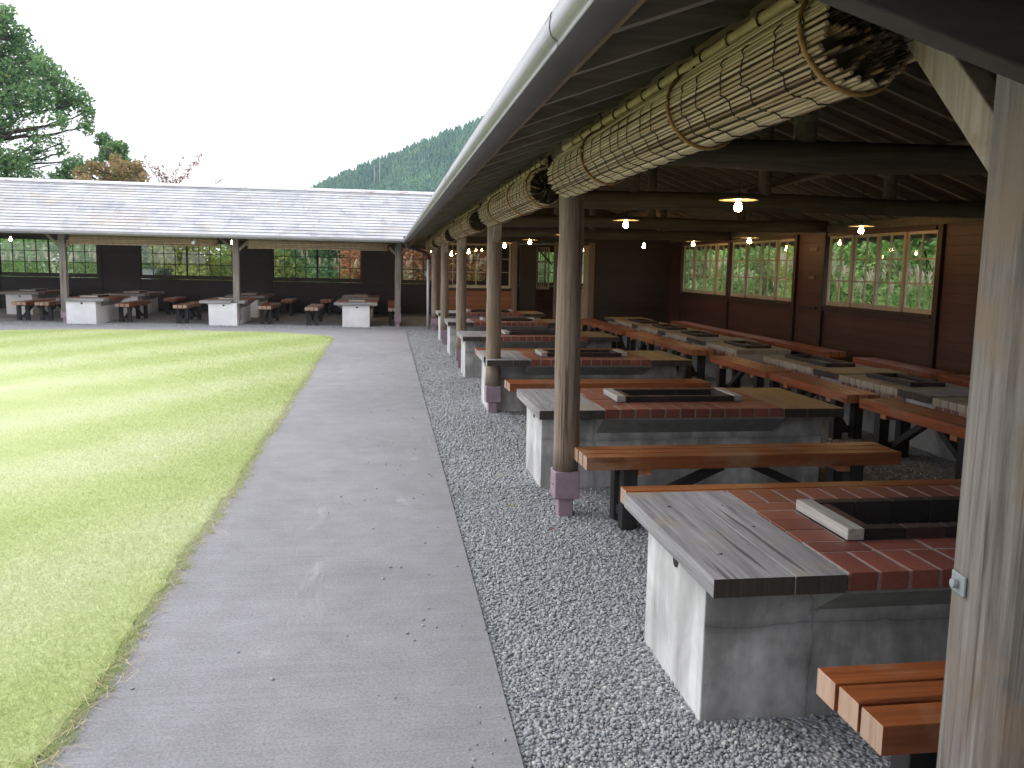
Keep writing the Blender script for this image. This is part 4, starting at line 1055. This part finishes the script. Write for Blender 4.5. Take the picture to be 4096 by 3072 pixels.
place(LB, (5.45, 18.3, 2.10), 0, 'bare lit bulb hanging in front of the dark end wall', 'lamp', PLG)
for x, y, z, lab in ((1.75, 24.3, 1.93, 'lit bulb seen low through the room windows'), (2.25, 24.6, 2.0, 'lit bulb seen through the room windows, right of the lower bulb'), (1.55, 25.0, 2.08, 'lit bulb seen through the room windows, beside the third post')):
    place(copy_tree(LB), (x, y, z), 0, lab, 'lamp', 'lit bulbs behind the room windows')
FLG = 'lit bulbs hanging in the far pavilion'
for x, y, z, lab in ((-9.75, 24.6, 2.09, 'lit bulb of the far pavilion at the left picture edge'), (-7.55, 24.6, 2.16, 'lit bulb of the far pavilion just right of the left post'), (-4.16, 24.6, 2.11, 'lit bulb of the far pavilion touching the middle post'), (-.71, 24.6, 2.02, 'lit bulb of the far pavilion in front of the right window')):
    place(copy_tree(LB), (x, y, z + .03), 0, lab, 'lamp', FLG)
# small plaques on the wall panel between the windows
for i, (z, w, lab) in enumerate(((1.93, .30, 'upper small name plaque on the wall panel between windows'), (1.46, .22, 'lower small name plaque on the wall panel between windows'))):
    pq = empty('name_plaque', (XW - .013, 13.78, z)); tag(pq, lab, 'plaque', 'name plaques on the wall panel')
    MB().box(-.012, 0, -w / 2, w / 2, -.035, .035).build('board', 'sign_board', pq)
    m = MB(); k = 4 if i == 0 else 3
    for j in range(k):
        y = -w / 2 + .04 + j * .05
        m.box(-.0145, -.0121, y, y + .03, .008, .013); m.box(-.0145, -.0121, y, y + .03, -.016, -.011); m.box(-.0145, -.0121, y + .013, y + .018, -.0109, .0079)
    m.build('lettering', 'sign_mark', pq)

# ------------------------------------------------------------------ plants
def leaf_cloud(blobs, n, size, seed, squash=.95, flat=.8):
    """blobs (x,y,z,r[,density]) -> quads of single leaves"""
    r_ = np.random.default_rng(seed)
    w = np.array([b[3] ** 2.2 * (b[4] if len(b) > 4 else 1) for b in blobs]); w /= w.sum()
    ci = r_.choice(len(blobs), n, p=w); B = np.array([b[:4] for b in blobs])[ci]
    d = r_.normal(size=(n, 3)); d /= np.linalg.norm(d, axis=1)[:, None]
    rad = B[:, 3] * r_.uniform(0, 1, n) ** .42
    c = B[:, :3] + d * rad[:, None] * np.array([1, 1, squash])
    # sub-clumps
    cl = r_.normal(size=(n, 3)) * .05 * B[:, 3:4]; c = c + cl
    a = r_.normal(size=(n, 3)); a[:, 2] *= flat; a /= np.linalg.norm(a, axis=1)[:, None]
    u = r_.normal(size=(n, 3)); u -= (u * a).sum(1)[:, None] * a; u /= np.linalg.norm(u, axis=1)[:, None]
    s = (size * r_.uniform(.55, 1.35, n))[:, None]
    return np.stack([c - a * s, c + u * s * .45 + a * s * .1, c + a * s, c - u * s * .45 + a * s * .1], 1).reshape(-1, 3)
def limb(m, p, q, r0, r1, rr, seg=6, wob=.08):
    p, q = Vector(p), Vector(q); L = (q - p).length; pts = []; rad = []
    for i in range(seg + 1):
        t = i / seg; o = Vector((rr.uniform(-1, 1), rr.uniform(-1, 1), rr.uniform(-.5, .5))) * wob * L * math.sin(math.pi * t)
        pts.append(p.lerp(q, t) + o * .6 + Vector((0, 0, -.06 * L * math.sin(math.pi * t)))); rad.append(r0 + (r1 - r0) * t)
    m.tube(pts, rad, 7)
    return pts
def tree(name, base, h, blobs, n, size, mat, label, seed, trunk_r=.2, top=None, sprays=None):
    root = empty(name, base); rr = random.Random(seed)
    bl_ = [(b[0] - base[0], b[1] - base[1], b[2] - base[2], *b[3:]) for b in blobs]
    m = MB(); tp = Vector(top) - Vector(base) if top else Vector((0, 0, h * .8))
    tr_ = limb(m, (0, 0, -.3), tp, trunk_r, trunk_r * .3, rr, 10, .03)
    for p, q in sprays or ():
        p, q = Vector(p) - Vector(base), Vector(q) - Vector(base)
        pts = limb(m, tr_[-3], p, .022, .016, rr, 5, .05) and limb(m, p, q, .016, .004, rr, 10, .05)
        for _ in range(7):
            k = rr.randint(2, 9); limb(m, pts[k], pts[k] + Vector((rr.uniform(-.3, .3), rr.uniform(-.2, .2), rr.uniform(.02, .3))), .006, .003, rr, 4, .1)
    for b in ([] if sprays else bl_):
        i = min(range(len(tr_)), key=lambda k: (tr_[k] - Vector(b[:3])).length + (0 if tr_[k].z < b[2] - .1 else 3))
        pts = limb(m, tr_[i], b[:3], trunk_r * .32, .02, rr, 7, .1)
        for _ in range(5):
            e = Vector(b[:3]) + Vector((rr.uniform(-1, 1), rr.uniform(-1, 1), rr.uniform(-.7, .8))) * b[3] * .9
            limb(m, pts[rr.randint(3, 7)], e, .022, .006, rr, 5, .12)
    m.build('trunk', 'bark', root)
    V = leaf_cloud(bl_, n, size, seed); np_mesh('crown', V, 4, mat, root)
    return tag(root, label, 'tree')
def px(u, v, y=40.0):                          # where a spot of the tree line stands at 40 m
    s = y / 40.0
    return ((-15.71 + .0098 * u - .0006 * (v - 20)) * s, y, 1.58 + (11.87 - (v - 20) * .01006 - 1.58) * s)
rr = random.Random(5)
def blob(u, v, r, dens=1, y=40):
    return (*px(u, v, y + rr.uniform(-1.2, 1.2)), r * (.85 if u > -40 else 1), dens)
big = [blob(20, 48, .5), blob(10, 100, .75), blob(85, 140, .6), blob(40, 190, .85), blob(130, 225, .75), blob(90, 290, .95), blob(175, 255, .6), blob(205, 300, .8), blob(275, 345, .8), blob(320, 390, .65), blob(240, 395, .8), blob(155, 365, .85), blob(30, 300, .9), blob(60, 390, .8, .8), blob(345, 490, .5), blob(352, 430, .45), blob(235, 470, .55, .7), blob(130, 440, .6, .6), blob(40, 460, .7, .7), blob(20, 520, .7, .6), blob(110, 530, .55, .5), blob(170, 545, .55, .5), blob(245, 560, .45, .5), blob(90, 600, .55, .5), blob(160, 605, .5, .5), blob(25, 650, .8, 1), blob(85, 650, .6, .8), blob(120, 700, .6, .7), blob(190, 715, .5, .6), blob(30, 715, .7, .8), blob(250, 600, .35, .5), blob(320, 620, .3, .4),
       blob(-60, 60, .9), blob(-80, 180, 1.2), blob(-90, 330, 1.3), blob(-80, 480, 1.2, .7), blob(-90, 620, 1.2, .8), blob(-220, 200, 1.6), blob(-230, 420, 1.6), blob(-160, -20, 1.1)]
tree('broadleaf_tree', (-17.2, 40, 0), 11, big, 27000, .10, 'leaf_green', 'big green broadleaf tree rising behind the far roof at the left edge', 11, .28, (-16.9, 40, 10.5))
mid = [blob(420, 545, .45), blob(480, 580, .5), blob(440, 600, .5), blob(290, 650, .45, .7), blob(260, 690, .5, .7), blob(330, 655, .4, .7), blob(505, 630, .35), blob(560, 680, .45), blob(230, 720, .4), blob(390, 640, .4, .6)]
tree('small_tree', (-11.6, 41, 0), 6, mid, 3600, .095, 'leaf_green', 'small green tree behind the russet tree, right of the big tree', 12, .12, (-11.6, 41, 6.2))
rus = [blob(330, 690, .45, .9, 38), blob(380, 660, .4, .9, 38), blob(440, 680, .6, 1, 38), blob(470, 620, .32, .7, 38), blob(500, 665, .55, 1, 38), blob(560, 655, .45, .9, 38), blob(470, 720, .7, 1, 38), blob(590, 700, .35, .5, 38), blob(540, 730, .6, .9, 38), blob(350, 735, .6, .9, 38), blob(430, 575, .15, .4, 38)]
tree('russet_tree', (-10.6, 38, 0), 5.5, rus, 4400, .08, 'leaf_rust', 'russet autumn tree showing above the ridge of the far roof', 13, .12, (-10.7, 38, 5.6))
spa = []; SPR = []
def spray(p, q, n, r0, y=38):
    SPR.append((px(*p, y), px(*q, y)))
    for i in range(n):
        t = (i + .5) / n; spa.append((*px(p[0] + (q[0] - p[0]) * t + rr.uniform(-6, 6), p[1] + (q[1] - p[1]) * t + rr.uniform(-6, 6), y), r0 * (1.15 - .6 * t), 1))
spray((705, 745), (825, 592), 12, .20); spray((690, 740), (750, 598), 9, .16); spray((680, 735), (640, 640), 7, .18); spray((650, 700), (575, 585), 7, .13); spray((690, 720), (665, 640), 5, .15); spray((840, 745), (925, 682), 7, .13); spray((760, 740), (800, 720), 3, .13); spray((1000, 738), (1025, 728), 2, .12)
tree('sparse_tree', (-8.7, 38, 0), 5, spa, 900, .055, 'leaf_pink', 'sparse pinkish tree with thin bare twigs right of the russet tree', 14, .07, (-9.0, 38, 4.3), SPR)

def bush(x, y, h, w, mat, seed, label, n=5200, size=.075, name='bush', group=None, z0=0):
    r_ = random.Random(seed); root = empty(name, (x, y, z0)); bl_ = []
    for i in range(11):
        t = r_.random(); bl_.append((r_.uniform(-w, w) * (1 - .35 * t), r_.uniform(-w, w) * .8 * (1 - .35 * t), h * (.16 + .68 * t), h * r_.uniform(.16, .26)))
    m = MB()
    for b in bl_[:7]: limb(m, (r_.uniform(-.1, .1), r_.uniform(-.1, .1), -.1), b[:3], .035, .008, r_, 5, .1)
    m.build('stems', 'bark', root)
    np_mesh('foliage', leaf_cloud(bl_, n, size, seed, .9, .6), 4, mat, root)
    return tag(root, label, 'bush', group)
RB = 'bushes outside the window wall'
RBL = ((11.6, 17.0, 3.2, 1.3, 'leaf_bush', 'bright green bush outside the right end of the right window'), (11.9, 19.6, 3.0, 1.4, 'leaf_bush', 'bright green bush outside the middle of the right window'), (12.4, 22.3, 3.4, 1.4, 'leaf_bush', 'green bush outside the left end of the right window'),
    (12.6, 25.4, 3.2, 1.4, 'leaf_yellow', 'yellowish bush outside the right half of the middle window'), (13.0, 28.4, 3.6, 1.6, 'leaf_bush', 'green bush outside the left half of the middle window'), (12.8, 31.4, 3.4, 1.5, 'leaf_bush', 'green bush outside the right half of the left window'), (13.4, 34.6, 3.6, 1.7, 'leaf_green', 'dark green bush outside the left half of the left window'),
    (15.2, 20.5, 5.0, 2.0, 'leaf_bush', 'tall green bush farther out behind the right window'), (15.8, 25.2, 5.2, 2.0, 'leaf_green', 'tall green bush farther out between the right and middle windows'), (16.6, 30.4, 5.4, 2.2, 'leaf_bush', 'tall green bush farther out behind the middle window'), (17.2, 36.5, 5.6, 2.4, 'leaf_green', 'tall green bush farther out behind the left window'), (15.0, 41.5, 5.4, 2.4, 'leaf_bush', 'tall green bush past the corner of the pavilions'))
for i, (x, y, h, w, mt, lab) in enumerate(RBL):
    bush(x, y, h, w, mt, 40 + i, lab, n=7500, size=.085, group=RB)
FBU = 'bushes behind the far pavilion'
for i, (x, y, h, w, mt, lab) in enumerate(((-16.5, 37, 3.6, 1.7, 'leaf_bush', 'green bush behind the far windows at the left edge'), (-13.2, 37.5, 3.6, 1.7, 'leaf_bush', 'green bush behind the leftmost far window'), (-10.3, 37, 3.4, 1.6, 'leaf_green', 'dark green bush behind the left half of the second far window'),
        (-8.2, 35.8, 3.2, 1.5, 'leaf_yellow', 'yellow green bush behind the right half of the second far window'), (-5.6, 37, 3.4, 1.6, 'leaf_yellow', 'yellow green bush behind the middle far post'), (-3.6, 38, 3.6, 1.7, 'leaf_green', 'green bush behind the left half of the third far window'),
        (-1.3, 38.5, 3.2, 1.4, 'leaf_green', 'green bush behind the right half of the third far window'), (-.2, 34.6, 3.0, 1.0, 'leaf_red', 'red leaved bush at the right edge of the third far window'), (1.6, 35.2, 3.0, 1.3, 'leaf_red', 'red leaved bush seen behind the downpipe'),
        (3.6, 35.5, 2.7, 1.2, 'leaf_red', 'red leaved bush seen through the room windows'), (5.4, 38, 3.2, 1.6, 'leaf_green', 'green bush seen through the glazed door'))):
    bush(x, y, h * 1.3, w * 1.1, mt, 60 + i, lab, n=8500, size=.085, group=FBU)
for i, (x, h, mt, lab) in enumerate(((-21, 4.8, 'leaf_green', 'broad green bush in the second line behind the leftmost far window'), (-16.5, 4.4, 'leaf_bush', 'tall bush in the second line between the far windows on the left'), (-12, 4.4, 'leaf_green', 'tall green bush in the second line behind the second far window'), (-7.5, 4.4, 'leaf_bush', 'tall bush in the second line behind the middle far post'), (-3, 4.4, 'leaf_green', 'tall bush in the second line behind the third far window'), (2, 4.4, 'leaf_green', 'tall bush in the second line behind the red bushes'), (7, 4.8, 'leaf_bush', 'tall bush in the second line behind the dark end wall'))):
    bush(x, 46 + (i % 2), h, 2.9, mt, 90 + i, lab, n=9000, size=.12, group=FBU)
# pampas grass
def pampas(seed, nb=85, npl=7):
    r_ = random.Random(seed); root = empty('pampas_grass', (0, 0, 0)); m = MB()
    def ribbon(m, ang, L, lean, w, x0, y0):
        pts = []
        for i in range(6):
            t = i / 5; rad = lean * L * t ** 1.8; zz = L * (t - .42 * lean * t ** 2.6)
            pts.append(Vector((x0 + rad * math.cos(ang), y0 + rad * math.sin(ang), zz)))
        sd = Vector((-math.sin(ang), math.cos(ang), 0)); vs = []
        for i, p in enumerate(pts): ww = w * (1 - (i / 5) ** 2) + .001; vs += [p - sd * ww, p + sd * ww]
        m.add(vs, [(2 * i, 2 * i + 1, 2 * i + 3, 2 * i + 2) for i in range(5)], 0, True)
        return pts
    for _ in range(nb): ribbon(m, r_.uniform(0, 6.28), r_.uniform(.7, 1.45), r_.uniform(.2, .85), .008, r_.gauss(0, .12), r_.gauss(0, .12))
    m.build('leaves', 'blade', root)
    s, p = MB(), MB()
    for _ in range(npl):
        a = r_.uniform(0, 6.28); L = r_.uniform(1.35, 1.85); ln = r_.uniform(.1, .32); x0, y0 = r_.gauss(0, .12), r_.gauss(0, .12)
        pts = []
        for i in range(7): t = i / 6; pts.append((x0 + ln * L * t ** 2 * math.cos(a), y0 + ln * L * t ** 2 * math.sin(a), L * t))
        s.tube(pts, .004, 4)
        tip = Vector(pts[-1])
        for k in range(16):
            b = a + r_.gauss(0, .35); l = r_.uniform(.16, .30); d = Vector((math.cos(b), math.sin(b), 0)); q0 = tip - Vector((0, 0, .012 * k))
            q1 = q0 + d * l * .35 + Vector((0, 0, l * .55)); q2 = q1 + d * l * .5 + Vector((0, 0, l * .05)); sd = Vector((-math.sin(b), math.cos(b), 0)) * .006
            p.add([q0, q1 - sd, q1 + sd, q2], [(0, 1, 2), (1, 3, 2)])
    s.build('stalks', 'blade', root); p.build('plumes', 'plume', root)
    return root
P0 = [pampas(1), pampas(2, 70, 9), pampas(3, 95, 5)]
usedp = [0, 0, 0]
PGR = 'pampas grass clumps outside the window wall'; PGF = 'pampas grass clumps behind the far pavilion'
pp = [(9.2, 13.8, 'pampas clump outside the right window, at its right edge'), (9.6, 14.7, 'pampas clump outside the right window, second from the right'), (9.1, 14.9, 'pampas clump outside the right window, right of centre'), (9.5, 16.0, 'pampas clump outside the right window, in the middle'), (9.2, 16.6, 'pampas clump outside the right window, left of centre'), (9.8, 17.9, 'pampas clump outside the right window, at its left edge'),
      (9.6, 19.4, 'pampas clump outside the middle window, at its right edge'), (9.9, 20.9, 'pampas clump outside the middle window, right of centre'), (9.7, 22.0, 'pampas clump outside the middle window, left of centre'), (10.0, 23.6, 'pampas clump outside the middle window, at its left edge'), (9.8, 25.0, 'pampas clump outside the left window, at its right edge'), (10.2, 26.9, 'pampas clump outside the left window, in the middle'), (10.3, 28.8, 'pampas clump outside the left window, at its left edge'), (10.4, 15.6, 'pampas clump in the second line outside the right window'), (10.6, 17.2, 'pampas clump in the second line outside the left part of the right window')]
pf = [(-13.6, 32.5, 'pampas clump behind the leftmost far window, left edge'), (-12.6, 31.5, 'pampas clump behind the leftmost far window, left of centre'), (-11.7, 32.3, 'pampas clump behind the leftmost far window, centre'), (-10.9, 31.4, 'pampas clump behind the leftmost far window, by the post'), (-10.1, 32.2, 'pampas clump behind the leftmost far window, right edge'), (-9.2, 31.6, 'pampas clump at the left edge of the second far window'), (-8.4, 32.6, 'small pampas clump low in the second far window'), (-4.0, 31.4, 'pampas clump at the left edge of the third far window'), (-2.6, 32, 'pampas clump in the middle of the third far window'), (-1.4, 31.8, 'pampas clump right of centre in the third far window'), (.5, 31.5, 'pampas clump in front of the red bush behind the downpipe'), (1.3, 32, 'pampas clump in front of the red bush, right of the downpipe'), (3.0, 31.8, 'pampas clump low in the room windows')]
for i, (x, y, lab) in enumerate(pp + pf):
    k = i % 3; o = P0[k] if not usedp[k] else copy_tree(P0[k]); usedp[k] = 1
    place(o, (x, y, -.05), random.uniform(0, 6.28), lab, 'pampas grass', PGR if i < len(pp) else PGF)
    s = random.uniform(.85, 1.15); o.scale = (s, s, s); o['kind'] = 'thing'
# car seen through the far window
car = empty('parked_car', (-9.25, 35.2, -.12), R(78))
m = MB(); prof = [(-2.1, .28), (-2.12, .62), (-2.0, .80), (-1.2, .88), (-.55, 1.36), (.75, 1.42), (1.6, 1.0), (2.0, .92), (2.1, .6), (2.08, .28)]
n_ = len(prof); m.add([(x, -.8, z) for x, z in prof] + [(x, .8, z) for x, z in prof], [tuple(range(n_)), tuple(reversed(range(n_, 2 * n_)))] + [(i, n_ + i, n_ + (i + 1) % n_, (i + 1) % n_) for i in range(n_)]); m.build('body', 'car_paint', car, bevel=.05)
m = MB(); m.add([(-1.12, -.806, .92), (-.52, -.806, 1.32), (.7, -.806, 1.37), (1.4, -.806, 1.0)], [(0, 1, 2, 3)]); m.add([(-1.12, .806, .92), (-.52, .806, 1.32), (.7, .806, 1.37), (1.4, .806, 1.0)], [(3, 2, 1, 0)]); m.build('window', 'car_glass', car)
for x in (-1.3, 1.3):
    for y in (-.72, .72): MB().tube([(x, y - .1, .31), (x, y + .1, .31)], .31, 18).build('wheel', 'car_trim', car)
tag(car, 'dark parked car glimpsed through the second far window', 'car')

# hills: a wooded ridge behind
prof = [(-60, -2), (-34.5, 29), (-25, 36), (-17, 39.5), (-6, 44), (6, 49), (14, 52.5), (24, 57), (32, 60), (60, 72), (110, 84), (200, 80), (320, 60), (420, 30)]
def ridge_h(x): return float(np.interp(x, [p[0] for p in prof], [p[1] for p in prof]))
def hill_z(x, y):
    xx = x * 350 / max(y, 200); t = min(max((y - 210) / 140, 0), 1)
    return -2 + (ridge_h(xx) + 2 - 5) * (t ** .85) * (y / 350 if y < 350 else 1)
MB().grid(lin(-120, 420, 60), lin(200, 350, 16) + [380, 450, 600], lambda x, y: hill_z(x, y) if y <= 350 else hill_z(x * 350 / y, 350) - (y - 350) * .35).build('hill', 'hill')['kind'] = 'structure'
r_ = np.random.default_rng(21); V = []; 
def conifers(n, xr, yr):
    out = []
    for _ in range(n):
        x, y = r_.uniform(*xr), r_.uniform(*yr); 
        z = hill_z(x, y) - .5; h = r_.uniform(1.5, 3.6); w = h * r_.uniform(.3, .5); k = 5
        tiers = 4
        for t in range(tiers):
            z0 = z + h * (t / tiers) * .9 + .3; z1 = z0 + h * .36; ww = w * (1 - t / tiers * .8) * r_.uniform(.8, 1.2); ph = r_.uniform(0, 6.28)
            for j in range(k):
                a0 = ph + 2 * np.pi * j / k; a1 = a0 + 2 * np.pi / k * r_.uniform(.7, 1.1); dz = r_.uniform(-.4, .4)
                out += [(x + ww * np.cos(a0), y + ww * np.sin(a0), z0 + dz), (x + ww * np.cos(a1), y + ww * np.sin(a1), z0 + dz * .5), (x, y, z1)]
    return out
V = conifers(32000, (-75, 170), (235, 352)); 
tag(np_mesh('hillside_woods', np.array(V), 3, 'hazy_hill_leaf'), 'dense conifer woods covering the far hillside, haze blue put in their colour', 'woods', kind='stuff')
# a few bare pale trunks on the hill
for i, (x, y, h, lab) in enumerate(((-2.8, 318, 11, 'taller pale dead trunk standing on the wooded hill'), (-4.6, 316, 8, 'shorter pale dead trunk on the wooded hill'))):
    o = MB().tube([(0, 0, 0), (.1, 0, h * .5), (0, 0, h)], [.22, .16, .08], 6).build('dead_tree', 'pale_block'); o.location = (x, y, hill_z(x, y) + .5); tag(o, lab, 'dead tree')

# haze over the valley
def haze():
    t = NT('valley_haze'); t.n.remove(t.b); v = t.new('ShaderNodeVolumePrincipled')
    v.inputs['Color'].default_value = (.72, .86, 1.0, 1); v.inputs['Density'].default_value = .00042; v.inputs['Anisotropy'].default_value = .2
    t.lk(v.outputs[0], t.out.inputs['Volume']); M['haze'] = t.m
    o = MB().box(-200, 500, -30, 640, -4, 120).build('haze', 'haze'); o['kind'] = 'stuff'; o['label'] = 'thin bluish haze in the air before the far hill'
haze()
# ------------------------------------------------------------------ light, sky, camera
w = bpy.data.worlds.new('World'); sc.world = w; w.use_nodes = True
nt = w.node_tree; bg = nt.nodes['Background']
sky = nt.nodes.new('ShaderNodeTexSky'); sky.sky_type = 'NISHITA'; sky.sun_disc = False
ELEV, ROT = R(50), R(298)
sky.sun_elevation = ELEV; sky.sun_rotation = ROT; sky.air_density = 1.0; sky.dust_density = 6.0; sky.ozone_density = 1.0
hs = nt.nodes.new('ShaderNodeHueSaturation'); hs.inputs['Saturation'].default_value = .22
nt.links.new(sky.outputs[0], hs.inputs['Color'])
cl = nt.nodes.new('ShaderNodeMix'); cl.data_type = 'RGBA'; cl.inputs[0].default_value = .8; cl.inputs[7].default_value = (8.6, 8.7, 9.2, 1)   # even white cloud cover
nt.links.new(hs.outputs[0], cl.inputs[6]); nt.links.new(cl.outputs[2], bg.inputs['Color'])
bg.inputs['Strength'].default_value = .15
sl = bpy.data.lights.new('sun', 'SUN'); sl.energy = .6; sl.angle = R(40); sl.color = (1, .965, .92)
so = bpy.data.objects.new('sun', sl); COL.objects.link(so)
d = Vector((math.sin(ROT) * math.cos(ELEV), math.cos(ROT) * math.cos(ELEV), math.sin(ELEV)))
so.rotation_euler = (-d).to_track_quat('-Z', 'Y').to_euler(); so.location = (0, -5, 20)

cam = bpy.data.cameras.new('camera'); co = bpy.data.objects.new('camera', cam); COL.objects.link(co); sc.camera = co
cam.sensor_width = 36; cam.sensor_fit = 'HORIZONTAL'; cam.lens = 3472.66 / 4096 * 36; cam.clip_start = .05; cam.clip_end = 6000
yaw, pitch, roll, H = .14302722, .13507147, .01555771, 1.5772
cy, sy, cp, sp = math.cos(yaw), math.sin(yaw), math.cos(pitch), math.sin(pitch)
f = Vector((sy * cp, cy * cp, -sp)); rt = Vector((cy, -sy, 0)); up = rt.cross(f)
c_, s_ = math.cos(roll), math.sin(roll); r2 = c_ * rt + s_ * up; u2 = -s_ * rt + c_ * up
mt = Matrix((r2, u2, -f)).transposed().to_4x4(); mt.translation = Vector((0, 0, H)); co.matrix_world = mt

vs_ = sc.view_settings; vs_.view_transform = 'Standard'; vs_.look = 'None'; vs_.gamma = 1; vs_.exposure = 0.74; vs_.use_curve_mapping = False
sc.cycles.use_denoising = True; sc.cycles.max_bounces = 10; sc.cycles.transparent_max_bounces = 16; sc.cycles.sample_clamp_indirect = 6
for o in bpy.data.objects:
    if '_abs' in o: del o['_abs']
